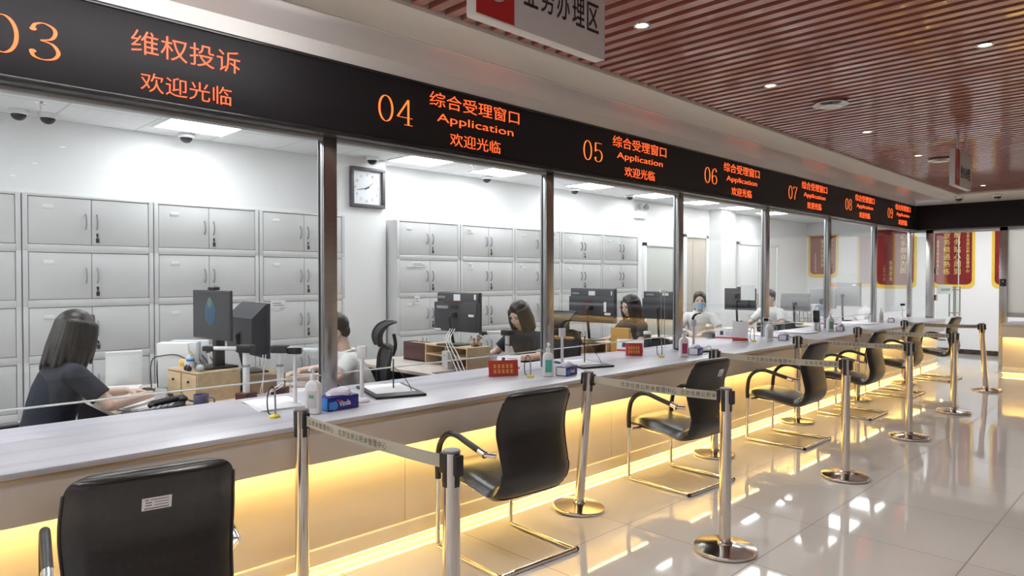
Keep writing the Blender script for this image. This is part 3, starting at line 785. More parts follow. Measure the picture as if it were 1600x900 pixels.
# ================================================================== VISITOR CHAIRS (built facing +y)
def make_chair(label):
    t = thing('visitor_chair', label, 'chair', (0, 0, 0), 0, 'black leather cantilever chairs along the counter')
    # one continuous padded shell: side profile swept over the width
    prof = smoothpath([(0, .285, .415), (0, .20, .428), (0, .05, .412), (0, -.10, .388), (0, -.185, .380), (0, -.252, .412), (0, -.282, .50), (0, -.258, .63), (0, -.245, .71), (0, -.255, .79), (0, -.288, .87), (0, -.305, .925)], 8)
    nsp = len(prof)
    def shell(i0, i1, th, wfun, name, bulge):
        mb = MB(); NW = 14; fr = []; bk = []
        for i in range(i0, i1+1):
            p = prof[i]; d = (prof[min(i+1, nsp-1)] - prof[max(i-1, 0)]).normalized(); nrm = Vector((0, d.z, -d.y))
            rowf, rowb = [], []
            e = min(1, (i - i0)/3.0 if i0 == 0 else 1, (i1 - i)/3.0 if i1 == nsp-1 else 1); e = math.sqrt(max(0, 1-(1-e)**2))
            rc = .05; sd = (prof[-1] - p).length if i1 == nsp-1 else ((prof[0] - p).length if i0 == 0 else 1)
            cr = rc - math.sqrt(max(0, rc*rc - (rc-sd)**2)) if sd < rc else 0
            for k in range(NW+1):
                s = -1 + 2*k/NW; w = wfun(i/(nsp-1))
                g = math.sqrt(max(0, 1 - abs(s)**6)) * (.25 + .75*e)
                # the back curves slightly around the sitter
                curve = -.018*(1-s*s)*min(1, max(0, (i/nsp-.38)/.15))
                x = s*(w - cr); base = p + Vector((x, curve, 0))
                rowf.append(base + nrm*(bulge*(1-s**4)*.5 + th*.5)*g); rowb.append(base - nrm*th*.5*g)
            fr.append(rowf); bk.append(rowb)
        rs = [a + b[::-1] for a, b in zip(fr, bk)]
        mb.rings(rs)
        return mb.build(name, M['leather'], t, 50)
    wf = lambda u: .232 + .016*math.sin(min(1, u*1.6)*PI) if u < .55 else .236 - .006*math.cos((u-.55)/.45*PI*2)
    cut = int(nsp*.42)
    shell(0, cut, .066, wf, 'seat', .022)
    shell(cut, nsp-1, .056, wf, 'backrest', .018)
    # piping along the back edges
    for s in (-1, 1):
        pts = [prof[i] + Vector((s*(wf(i/(nsp-1))+.001), 0, 0)) for i in range(cut, nsp-7)]
        MB().tube(pts, .005, 6).build('piping', M['black'], t)
    for s in (-1, 1):
        X = s*.268
        MB().tube(smoothpath([(X, .235, .43), (X, .238, .06), (X, .225, .018), (X, .185, .0125), (X, -.30, .0125)], 6), .0125, 12).build('leg', M['chrome'], t)
        ar = smoothpath([(X, .234, .39), (X, .236, .48), (X, .215, .585), (X, .15, .648), (X, .07, .662), (X, -.03, .640), (X, -.145, .612)], 6)
        MB().tube(ar, .0165, 12, flat=1.0).build('armrest', M['black'], t)
        MB().tube([(X, -.14, .613), (X, -.185, .602)], .019, 14).tube([(X, -.180, .603), (X-s*.035, -.232, .60)], .013, 12).build('arm_bracket', M['chrome'], t)
        MB().tube([(X, .2, .388), (s*.20, .17, .388), (s*.20, -.12, .372)], .010, 10).build('seat_support', M['chrome'], t)
    MB().tube([(-.285, -.30, .0125), (.285, -.30, .0125)], .0125, 12).build('rear_bar', M['chrome'], t)
    MB().cyl((-.292, -.30, .0125), (-.280, -.30, .0125), .0135).cyl((.280, -.30, .0125), (.292, -.30, .0125), .0135).build('bar_cap', M['black'], t)
    MB().tube([(-.268, .2, .385), (.268, .2, .385)], .010, 10).build('cross_tube', M['chrome'], t)
    return t
chair0 = make_chair('black leather chair nearest the camera with a white label on its back')
CH = [(-2.55, .74, 81, None),
      (-2.72, 2.63, 86, 'black leather chair without a sticker, behind the nearest belt post with the tissue boxes beyond'),
      (-2.73, 4.45, 87, 'black leather chair with a square white sticker behind the long front belt'),
      (-2.70, 6.27, 90, 'fourth black leather chair from the left, cut by a belt across its back'),
      (-2.72, 8.0, 91, 'fifth black leather chair from the left along the counter'),
      (-2.80, 9.78, 90, 'second black leather chair from the far end'),
      (-2.79, 11.65, 88, 'farthest black leather chair at the end of the counter')]
CH[5] = (-2.80, 9.78, 90, 'second black leather chair from the far end of the counter')
chairs = []
for i, (x, y, a, l) in enumerate(CH):
    if i == 0:
        o = chair0; o.location = (x, y, 0); o.rotation_euler = (0, 0, R(a))
    else:
        o = dup(chair0, (x, y, 0), R(a), l)
    chairs.append(o)
def chair_sticker(ch, x, z, w, h, lines):
    # back surface of the chair: local y about -.315 there, leaning back
    m = Matrix.Translation((x, -.3005 - (z-.78)*.36, z)) @ Matrix.Rotation(R(20), 4, 'X')
    s = MB().box(-w/2, w/2, -.004, .0, -h/2, h/2, .001, mtx=m).build('sticker', M['paper'], ch); s['label'] = 'white inventory sticker'
    k = MB()
    for (a, b, zz, hh) in lines: k.box(-w/2+w*a, -w/2+w*b, -.0048, -.003, -h/2+h*zz, -h/2+h*(zz+hh), mtx=m)
    k.build('sticker_print', M['grey'], s)
chair_sticker(chair0, .005, .822, .082, .044, ((.1, .22, .8, .1), (.28, .9, .8, .08), (.12, .33, .58, .1), (.42, .9, .58, .06), (.12, .33, .36, .1), (.42, .9, .36, .06), (.08, .92, .1, .1)))
chair_sticker(chairs[2], .075, .825, .058, .055, ((.15, .5, .62, .1), (.2, .8, .4, .08), (.15, .85, .15, .12)))

# ================================================================== BELT POSTS
POLE_R = .0315
def make_post(label):
    t = thing('belt_post', label, 'belt post', (0, 0, 0), 0, 'steel belt posts')
    MB().lathe([(.001, 0), (.160, 0), (.168, .006), (.170, .018), (.166, .026), (.10, .036), (.045, .043), (.001, .044)], 48).build('base', M['pole'], t)
    MB().lathe([(.040, .040), (.040, .050), (POLE_R, .058), (POLE_R, .895), (.001, .895)], 32).build('pole', M['pole'], t)
    MB().lathe([(.001, .893), (POLE_R+.001, .893), (POLE_R+.001, .899), (POLE_R-.002, .902), (.001, .903)], 32).build('cap', mat('grey_cap', (.16, .16, .17), .35), t)
    cm = MB()
    for k in range(4):
        a = k*PI/2
        cm.box(POLE_R-.004, POLE_R+.0015, -.011, .011, .775, .893, .001, mtx=Matrix.Rotation(a, 4, 'Z'))
    cm.build('slot_strip', M['black'], t)
    for k in (1, 3):
        MB().box(POLE_R-.002, POLE_R+.016, -.017, .017, .815, .888, .003, mtx=Matrix.Rotation(k*PI/2, 4, 'Z')).build('belt_clip', M['black'], t)
    return t
post0 = make_post('steel belt post at the counter, cut by the bottom edge left of the tissue box')
A = [(-2.915, 1.53), (-2.83, 3.43), (-2.88, 5.29), (-2.93, 7.11), (-2.935, 8.90), (-2.93, 10.77)]
B = [(-1.85, 1.54), (-1.825, 3.475), (-1.857, 5.385), (-1.90, 7.15), (-1.91, 8.85), (-1.97, 10.85)]
TILT = {('A', 1): (.045, .045), ('B', 5): (-.05, -.05)}
LA = [None, 'steel belt post at the counter between the second and third chairs', 'steel belt post at the counter behind the third chair, beside its white sticker', 'steel belt post at the counter behind the fourth chair',
      'steel belt post at the counter behind the fifth chair', 'steel belt post at the counter behind the sixth chair']
LB = ['steel aisle belt post nearest the camera, in front of the second chair', 'steel aisle belt post in front of the third chair, its whole base in view', 'third steel aisle belt post from the camera',
      'fourth steel aisle belt post from the camera', 'fifth steel aisle belt post from the camera', 'farthest steel aisle belt post, near the open glass door']
posts = {}
for i, (x, y) in enumerate(A):
    d = math.atan2(B[i][1]-y, B[i][0]-x) + PI/2
    if i == 0: o = post0; o.location = (x, y, 0); o.rotation_euler = (0, 0, d)
    else: o = dup(post0, (x, y, 0), d, LA[i])
    posts['A', i] = o
for i, (x, y) in enumerate(B):
    d = math.atan2(y-A[i][1], x-A[i][0]) + PI/2
    posts['B', i] = dup(post0, (x, y, 0), d, LB[i])
for k, (tx, ty) in TILT.items():
    o = posts[k]; z = o.rotation_euler.z
    ax = Vector((-ty, tx, 0)); an = math.atan(ax.length/.9)
    o.rotation_euler = (Matrix.Rotation(an, 3, ax.normalized()) @ Matrix.Rotation(z, 3, 'Z')).to_euler()
bpy.context.view_layer.update()
def belt(i):
    a = Vector((*A[i], .852)); b = Vector((*B[i], .852))
    for key, v in ((('A', i), a), (('B', i), b)):
        if key in TILT: v.x += TILT[key][0]*.852/.9; v.y += TILT[key][1]*.852/.9
    d = (b - a); d.z = 0; u = d.normalized(); a = a + u*(POLE_R+.014); b = b - u*(POLE_R+.014); L = (b-a).length
    post = posts['A', i]; inv = post.matrix_world.inverted()
    nrm = Vector((u.y, -u.x, 0))       # towards the camera side
    N = 12; mb = MB(); rs = []
    pts = [a.lerp(b, k/N) + Vector((0, 0, -.008*4*(k/N)*(1-k/N))) for k in range(N+1)]
    for p in pts:
        rs.append([inv @ (p + nrm*.0008 + Vector((0, 0, .024))), inv @ (p - nrm*.0008 + Vector((0, 0, .024))), inv @ (p - nrm*.0008 - Vector((0, 0, .024))), inv @ (p + nrm*.0008 - Vector((0, 0, .024)))])
    bo = mb.rings(rs).build('belt', M['belt'], post)
    for f0 in ((.245, .73) if i else (.02, .28)):
        w = .40 if i else .42
        s = '北京住房公积金管理中心'
        bm = bmesh.new(); l0 = f0*L; n = 11
        if f0 > .6: s = s[:7]; n = 7; w = min(.255, (1-f0)*L-.006)
        if i == 0: w = [.26, .36][f0 > .1]
        if i == 0 and f0 < .1: s = s[4:]; n = 7; w = .22
        cw = w/n
        for k, ch in enumerate(s):
            f = (l0 + cw*(k+.5))/L; zc = -.008*4*f*(1-f)
            o = a + u*(l0 + cw*k) + nrm*.0014 + Vector((0, 0, zc - cw*.42))
            add_text(bm, ch, inv @ basis(o, u, (0, 0, 1)), cw*.84, cw*.84, .012)
        me = bpy.data.meshes.new('belt_text'); bm.to_mesh(me); bm.free(); me.materials.append(M['belt_ink'])
        link('belt_text', me, bo)
for i in range(6): belt(i)

# ================================================================== PEOPLE
def remeshed(mb, name, voxel, smooth_it, mats, parent=None):
    """several overlapping closed shapes become one continuous surface"""
    me = mb.mesh('tmp', mats, 0)
    o = bpy.data.objects.new('tmp', me); COL.objects.link(o)
    rm = o.modifiers.new('r', 'REMESH'); rm.mode = 'VOXEL'; rm.voxel_size = voxel; rm.use_smooth_shade = True
    if smooth_it:
        sm = o.modifiers.new('s', 'SMOOTH'); sm.factor = .5; sm.iterations = smooth_it
    bpy.context.view_layer.update()
    dg = bpy.context.evaluated_depsgraph_get()
    out = bpy.data.meshes.new_from_object(o.evaluated_get(dg))
    bpy.data.objects.remove(o); bpy.data.meshes.remove(me)
    out.name = name; out.materials.clear()
    for m in (mats if isinstance(mats, (list, tuple)) else [mats]): out.materials.append(m)
    out.shade_smooth()
    return out

def hand_bones(mb, wrist, d, down, side, curl=.35, r=.0088):
    """palm, four unequal bent fingers and a thumb; D along the forearm, DOWN out of the palm, SIDE +1 when the thumb points to D x DOWN"""
    d = Vector(d).normalized(); down = (Vector(down) - d*Vector(down).dot(d)).normalized(); lat = d.cross(down).normalized()*side
    w = Vector(wrist)
    for k, (lx, fl) in enumerate(((.027, .92), (.009, 1.0), (-.009, .95), (-.026, .76))):
        kn = w + d*.082*(.96 if k in (0, 3) else 1) + lat*lx
        mb.bone(w + d*.008 + lat*lx*.6, kn, .0135, .0115, 10, 3)
        p = kn; a = curl*.8
        for j, ln in enumerate((.043, .027, .021)):
            dd = (d*math.cos(a) + down*math.sin(a) + lat*lx*2.2).normalized(); q = p + dd*ln*fl
            mb.bone(p, q, r*(1.06-.09*j), r*(.98-.09*j), 10, 3); p = q; a += curl
    t0 = w + d*.020 + lat*.022
    t1 = t0 + (d*.68 + lat*.62 + down*.35).normalized()*.042
    t2 = t1 + (d*.85 + lat*.28 + down*.45).normalized()*.030
    mb.bone(w + d*.012 + lat*.012, t0, .014, .0135, 10, 3).bone(t0, t1, .0125, .0105, 10, 3).bone(t1, t2, .0102, .0085, 10, 3)

def torso_rings(L, inflate, top, female=True, drop=0.0):
    k = 1.0 if female else 1.12; i = inflate
    S = []
    for z, f, rx, ry in ((.44, -.02, .165, .135), (.52, 0, .172, .135), (.62, .16, .148, .118), (.72, .36, .140, .112), (.82, .58, .152, .116), (.90, .75, .160, .112), (.97, .89, .160, .096), (1.015, .97, .125, .076), (1.045, 1.02, .075, .064)):
        S.append((Vector((0, L*f, z - drop*max(0, f))), rx*k + i, ry*k + i))
    return S
def add_loft(mb, S, n=28):
    rs = []
    for c, rx, ry in S:
        rs.append([c + Vector((rx*math.cos(2*PI*t/n), ry*math.sin(2*PI*t/n), 0)) for t in range(n)])
    mb.rings(rs)

def make_person(label, loc, rz, lean=.10, drop=0.0, hands=None, elbows=None, head_yaw=0, head_pitch=-10, head_off=(0, 0), female=True, cloth='navy', hairstyle='bob', mask=False, voxel=.0062, hair_len=.27):
    k = 1.0 if female else 1.06
    P = tag(link('person', None, None, loc, (0, 0, rz)), label, 'person')
    neck = Vector((0, lean*1.0, 1.035 - drop))
    hc = neck + Vector((head_off[0], .035 + head_off[1], .155))
    HM = Matrix.Translation(hc) @ Euler((R(head_pitch), 0, R(head_yaw))).to_matrix().to_4x4()
    hd = lambda x, y, z: HM @ Vector((x, y, z))
    H3 = HM.to_3x3().to_4x4()
    body = MB()
    add_loft(body, torso_rings(lean, 0, 0, female, drop))
    # legs, seated
    for s in (-1, 1):
        hip, knee, ank = Vector((s*.085, .06, .50)), Vector((s*.115, .45, .515)), Vector((s*.115, .43, .095))
        body.bone(hip, knee, .080, .056).bone(knee, ank, .054, .036)
        body.bone(ank + Vector((0, -.02, -.045)), ank + Vector((s*.02, .155, -.062)), .034, .027)
    # neck and head
    nr = .047*k
    body.bone(neck - Vector((0, .02, .06)), hd(0, -.022, -.055), nr*1.18, nr)
    body.ell(hd(0, -.012, .030), (.073*k, .094*k, .088*k), 22, 14, mtx=H3)
    body.ell(hd(0, .022, -.030), (.059*k, .069*k, .080*k), 22, 14, mtx=H3)
    body.ell(hd(0, .045, -.083), (.036*k, .036*k, .026*k), 16, 10, mtx=H3)
    body.bone(hd(0, .088, .008), hd(0, .104, -.030), .0075, .0115, 10, 3)
    for s in (-1, 1):
        body.ell(hd(s*.074*k, -.008, -.012), (.010, .020, .031), 12, 8, mtx=H3)
        body.ell(hd(s*.034, .060, -.030), (.025, .026, .022), 12, 8, mtx=H3)
        body.ell(hd(s*.030, .072, .020), (.026, .014, .009), 12, 8, mtx=H3)
    body.ell(hd(0, .086, -.062), (.021, .010, .009), 12, 8, mtx=H3)
    # arms
    sh = {}
    for s in (-1, 1):
        S_ = Vector((s*.160*k, lean*.93, .975 - drop*.95)); E_ = Vector(elbows[s]); W_ = Vector(hands[s])
        sh[s] = (S_, E_, W_)
        body.bone(S_, E_, .050*k, .038*k).bone(E_, W_, .038*k, .025*k)
        fd = (W_ - E_).normalized(); dn = Vector((0, 0, -1))
        hand_bones(body, W_, (fd + Vector((0, 0, -.12))).normalized(), dn, 1 if (fd.cross(dn)).x*s < 0 else -1)
    me = remeshed(body, 'body', voxel, 3, M['skin'])
    b = link('body', me, P)
    # shirt with short sleeves
    sb = MB()
    add_loft(sb, torso_rings(lean, .013, 0, female, drop))
    for s in (-1, 1):
        S_, E_, W_ = sh[s]
        sb.bone(S_ + Vector((-s*.05, 0, .012)), S_, .050*k, .062*k)
        end = S_.lerp(E_, .74)
        dv = (end - S_).normalized(); u, v = sb.frame_of(dv); n = 18
        sb.rings([[c + u*(r_*math.cos(2*PI*i/n)) - v*(r_*math.sin(2*PI*i/n)) for i in range(n)] for c, r_ in ((S_ - dv*.02, .054*k), (S_, .063*k), (S_.lerp(E_, .4), .060*k), (end, .058*k))])
    shm = remeshed(sb, 'shirt', .0075, 3, M[cloth])
    link('shirt', shm, P)
    cb = MB()
    if cloth == 'whitecloth':
        # turned collar
        for s in (-1, 1):
            cb.tube(smoothpath([neck + Vector((0, -.078, .022)), neck + Vector((s*.066, -.045, .020)), neck + Vector((s*.076, .025, .000)), neck + Vector((s*.026, .098, -.052))], 4), [.012]*12 + [.010], 8, flat=.6)
        cb.build('collar', M[cloth], P)
    tb = MB()
    for s in (-1, 1):
        hip, knee, ank = Vector((s*.085, .06, .50)), Vector((s*.115, .45, .515)), Vector((s*.115, .43, .115))
        tb.bone(hip, knee, .096, .068).bone(knee, ank, .066, .052)
    tb.bone(Vector((-.09, 0, .50)), Vector((.09, 0, .50)), .105, .105, 18)
    link('trousers', remeshed(tb, 'trousers', .012, 2, M['trousers']), P)
    fm = MB()
    for s in (-1, 1):
        fm.bone(hd(s*.098, .41 - .41, 0), hd(s*.098, 0, 0), .001, .001, 6, 1) if False else None
        ank = Vector((s*.115, .43, .095))
        fm.bone(ank + Vector((0, -.025, -.048)), ank + Vector((s*.02, .165, -.060)), .040, .033, 14, 4, flat=.9, axis=(0, 0, 1))
    fm.build('shoe', M['black'], P)
    # face details
    for s in (-1, 1):
        MB().ell(hd(s*.031, .0825, .001), (.0135, .006, .0052), 14, 8, mtx=H3).build('eye', M['eye'], P)
        MB().bone(hd(s*.016, .089, .0235), hd(s*.046, .0765, .0225), .0034, .0026, 8, 2).build('eyebrow', M['hair'], P)
    if mask:
        mk = MB(); rs = []
        for j in range(9):
            z = -.018 - .085*j/8; row = []
            for i in range(13):
                a = R(-78 + 156*i/12); bul = 1 + .10*math.sin(PI*j/8)
                row.append(hd(.066*math.sin(a)*(1 - .10*(j/8)), .022 + .082*math.cos(a)*bul - .012*(j/8), z))
            rs.append(row)
        back = [[p - (HM.to_3x3() @ Vector((0, .004, 0))) for p in r_] for r_ in rs]
        mk.rings([a + b_[::-1] for a, b_ in zip(rs, back)])
        mk.build('face_mask', M['mask'], P, 60)
        for s in (-1, 1):
            MB().tube([hd(s*.062, .035, -.030), hd(s*.076, .0, -.010), hd(s*.078, -.02, .005)], .0018, 6).build('ear_loop', M['white'], P)
    else:
        MB().ell(hd(0, .0925, -.0615), (.019, .0055, .0065), 14, 8, mtx=H3).build('lips', M['lips'], P)
    # hair
    hb = MB()
    if hairstyle == 'short':
        hb.ell(hd(0, -.026, .046), (.083*k, .095*k, .086*k), 22, 14, mtx=H3)
        hb.ell(hd(0, -.060, -.010), (.066*k, .050*k, .062*k), 20, 12, mtx=H3)
        hb.ell(hd(0, .030, .088), (.062*k, .050, .034), 20, 10, mtx=H3)
        for s in (-1, 1):
            hb.bone(hd(s*.072*k, .010, .045), hd(s*.075*k, -.005, .005), .013, .006, 10, 3)
    elif hairstyle == 'tied':
        hb.ell(hd(0, -.022, .046), (.085, .098, .088), 22, 14, mtx=H3)
        hb.ell(hd(0, .020, .085), (.058, .052, .030), 20, 10, mtx=H3)
        for s in (-1, 1):
            hb.bone(hd(s*.058, .056, .068), hd(s*.079, .010, -.020), .018, .010, 10, 3)
        hb.ell(hd(0, -.055, -.020), (.064, .045, .060), 18, 10, mtx=H3)
        pts = smoothpath([hd(0, -.115, .00), hd(.02, -.155, -.03), hd(.045, -.150, -.11), hd(.050, -.125, -.19)], 4)
        for p, q in zip(pts[:-1], pts[1:]): hb.bone(p, q, .021, .019, 10, 3)
    else:
        hb.ell(hd(0, -.024, .044), (.089, .102, .090), 24, 14, mtx=H3)
        rnd = random.Random(hash(label) % 1000 if False else len(label))
        # side parting over the forehead
        for s, b0, b1 in ((1, (.010, .052, .108), (.074, .050, .020)), (-1, (.010, .052, .108), (-.074, .052, .022))):
            hb.bone(hd(*b0), hd(*b1), .014, .008, 10, 3, flat=.7)
        NL = 26
        for i in range(NL):
            a = R(42 + (360 - 84)*i/(NL-1))          # 0 = front; leaves the face open
            sx, cy = math.sin(a), math.cos(a)
            front = max(0, cy)
            r0 = .078; ln = hair_len*(1 - .18*front) + rnd.uniform(-.034, .016)
            top = (sx*r0, -.015 + cy*(r0+.016), .050)
            mid = (sx*(r0+.020), -.015 + cy*(r0+.030), .050 - ln*.52)
            bot = (sx*(r0+.018 + rnd.uniform(-.018, .020)), -.012 + cy*(r0+.030 + rnd.uniform(-.018, .022)), .050 - ln)
            hb.bone(hd(*top), hd(*mid), .022, .021, 9, 3).bone(hd(*mid), hd(*bot), .021, .007, 9, 3)
    link('hair', remeshed(hb, 'hair', .0055, 2, M['hair']), P)
    return P

E3 = {-1: (-.27, .17, .78), 1: (.27, .17, .78)}
make_person('woman in a black short-sleeved top seen from behind her shoulder, typing, dark bob hair', (-4.50, .80, 0), R(7), lean=.13, head_pitch=-14, head_off=(0, .03), head_yaw=8, hair_len=.275,
            hands={-1: (-.17, .52, .80), 1: (.10, .55, .80)}, elbows={-1: (-.27, .25, .79), 1: (.27, .26, .80)}, cloth='navy', voxel=.0052)
make_person('man with short black hair and white shirt partly hidden by the thick steel post', (-4.43, 2.86, 0), math.atan2(.42, -.91), drop=.085, lean=.17, head_pitch=-22, head_off=(0, .03), female=False, cloth='whitecloth', hairstyle='short',
            hands={-1: (-.16, .50, .80), 1: (.16, .48, .80)}, elbows={-1: (-.29, .25, .80), 1: (.29, .25, .80)})
make_person('woman with dark bob hair and navy top looking down beside the red placard', (-4.50, 4.82, 0), math.atan2(-.10, -.99), drop=.03, lean=.20, head_pitch=-26, head_off=(0, .045), hair_len=.26,
            hands={-1: (-.15, .56, .79), 1: (.16, .54, .79)}, elbows={-1: (-.27, .30, .79), 1: (.27, .30, .79)}, cloth='navy')
make_person('woman in a navy top with shoulder-length hair facing left behind the middle of the counter', (-4.40, 6.42, 0), math.atan2(.28, -.95), lean=.12, head_pitch=-12, hair_len=.26,
            hands={-1: (-.13, .50, .80), 1: (.15, .50, .80)}, elbows={-1: (-.27, .22, .80), 1: (.27, .22, .80)}, cloth='navy')
make_person('woman in a white shirt wearing a light blue face mask', (-4.79, 8.40, 0), math.atan2(-.42, -.9), lean=.10, head_pitch=-4, head_yaw=6, cloth='whitecloth', hairstyle='tied', mask=True,
            hands={-1: (-.10, .46, .80), 1: (.12, .46, .80)}, elbows={-1: (-.28, .20, .80), 1: (.28, .20, .80)})
make_person('man in a white shirt mostly hidden by the steel post beyond the masked woman', (-4.62, 10.38, 0), math.atan2(.2, -.97), lean=.14, head_pitch=-12, female=False, cloth='whitecloth', hairstyle='short',
            hands={-1: (-.15, .52, .80), 1: (.16, .50, .80)}, elbows={-1: (-.28, .24, .80), 1: (.28, .24, .80)})

# ================================================================== STAFF CHAIRS AND DESKS
def staff_chair(label, loc, rz, tall=False):
    t = thing('office_chair', label, 'office chair', loc, rz, 'black staff chairs behind the counter')
    MB().box(-.235, .235, -.20, .23, .325, .392, .025).build('seat', M['mesh'], t)
    MB().cyl((0, 0, .09), (0, 0, .33), .026, n=16).build('gas_post', M['black'], t)
    for k in range(5):
        a = k*2*PI/5 + .3; c, s = math.cos(a), math.sin(a)
        l = MB().bone((0, 0, .10), (.27*c, .27*s, .062), .026, .018, 10, 3).build('leg', M['black'], t)
        MB().cyl((.27*c - .02*s, .27*s + .02*c, .028), (.27*c + .02*s, .27*s - .02*c, .028), .028, n=14).build('caster', M['black'], l)
    H = .98 if tall else .80
    # curved rim with mesh panel
    rim = []; W = .215; z0 = .56
    for k in range(28):
        a = 2*PI*k/28; x = W*math.copysign(abs(math.cos(a))**.5, math.cos(a)); u = math.copysign(abs(math.sin(a))**.5, math.sin(a))*.5 + .5
        z = z0 + (H - z0)*u; rim.append((x*(1 - .10*(1-u)), -.245 - .05*(u-.3)**2 - .012 + .035*(x/W)**2, z))
    MB().tube(rim, .017, 10, cyc=True).build('back_frame', M['black'], t)
    pm = MB(); n = 12; rs = []
    for j in range(n+1):
        u = j/n; z = z0 + (H-z0)*u; row = []
        for i in range(n+1):
            x = (-1 + 2*i/n)*W*(1 - .10*(1-u))*.97; row.append(Vector((x, -.257 - .05*(u-.3)**2 + .035*(x/W)**2, z)))
        rs.append(row)
    pm.rings([a + [p - Vector((0, .006, 0)) for p in a][::-1] for a in rs])
    pm.build('back_panel', M['mesh'], t)
    MB().tube(smoothpath([(0, -.10, .33), (0, -.27, .36), (0, -.315, .52), (0, -.30, .72)], 4), .022, 10).build('spine', M['black'], t)
    for s in (-1, 1):
        MB().tube(smoothpath([(s*.235, -.02, .345), (s*.285, -.02, .40), (s*.285, -.03, .64)], 4), .014, 10).box(s*.285-.035, s*.285+.035, -.14, .12, .64, .665, .012).build('armrest', M['black'], t)
    if tall:
        MB().tube(smoothpath([(0, -.30, .90), (0, -.325, .98), (0, -.31, 1.07)], 4), .014, 10, flat=1.6).build('headrest_stem', M['black'], t)
        hm = MB(); rs = []; n = 12
        prof = smoothpath([(0, -.225, .99), (0, -.212, 1.04), (0, -.222, 1.09), (0, -.262, 1.14), (0, -.325, 1.165)], 3)
        for p in prof:
            u = (p.z - .99)/.175; wx = .135*(1 - .35*(1-u)**2)
            rs.append([p + Vector((wx*(-1+2*i/n), .045*((-1+2*i/n)**2), 0)) for i in range(n+1)])
        hm.rings([a + [p - Vector((0, .010, .004)) for p in a][::-1] for a in rs])
        hm.build('headrest', M['mesh'], t)
        edge = [r_[0] for r_ in rs] + rs[-1][1:] + [r_[-1] for r_ in rs[::-1]][1:] + rs[0][::-1][1:-1]
        MB().tube(edge, .009, 8, cyc=True).build('headrest_rim', M['black'], t)
    return t
staff_chair('low black office chair under the woman at far left', (-4.50, .70, 0), R(7))
staff_chair('black mesh office chair with a curved headrest behind the man in white', (-4.51, 2.79, 0), math.atan2(.4, -.92), True)
staff_chair('black office chair of the woman beside the red placard, its back right of the post', (-4.42, 4.90, 0), R(186), True)
staff_chair('black office chair under the woman facing left in navy', (-4.40, 6.46, 0), R(166))
staff_chair('black office chair under the woman with the face mask', (-4.79, 8.43, 0), R(205))
staff_chair('black office chair under the man hidden by the post', (-4.62, 10.42, 0), R(190))
DZ = .735
def desk(y0, y1, label, x0=-5.15, x1=-3.945):
    t = thing('staff_desk', label, 'desk', (0, 0, 0), 0, 'staff desks behind the counter')
    MB().box(x0, x1, y0, y1, DZ-.028, DZ, .003).build('desktop', M['desk'], t)
    for x in (x0+.02, x1-.05):
        MB().box(x, x+.03, y0+.03 if x < -4.6 else (y0+y1)/2, y1-.03, 0, DZ-.028).build('side_panel', M['dark'], t)
    MB().box(x0+.05, x1-.05, (y0+y1)/2-.01, (y0+y1)/2+.01, .30, DZ-.028).build('modesty_panel', M['dark'], t)
desk(1.13, 2.42, 'desk wing in front of the seated woman in black', -5.35)
desk(3.38, 4.44, 'desk wing under the monitor with the pine riser', -5.5)
desk(5.27, 6.04, 'desk wing under the wide monitor in the middle')
desk(6.98, 7.90, 'desk wing in front of the masked woman')
desk(9.0, 9.88, 'desk wing right of the masked woman')
desk(11.05, 13.3, 'longest desk at the far end of the office')
t = thing('filing_ledge', 'dark grey desk mat on the staff desk left of the pine riser', 'desk mat', (0, 0, DZ)); t.name = 'desk_mat'
MB().box(-4.35, -3.96, 3.42, 4.12, 0, .006, .002).build('mat_sheet', M['desk_grey'], t)
t = thing('desk_mat', 'dark desk mat under the typing hands of the woman at left', 'desk mat', (0, 0, DZ))
MB().box(-4.30, -3.96, 1.15, 1.62, 0, .006, .002).build('mat_sheet', M['desk_grey'], t)

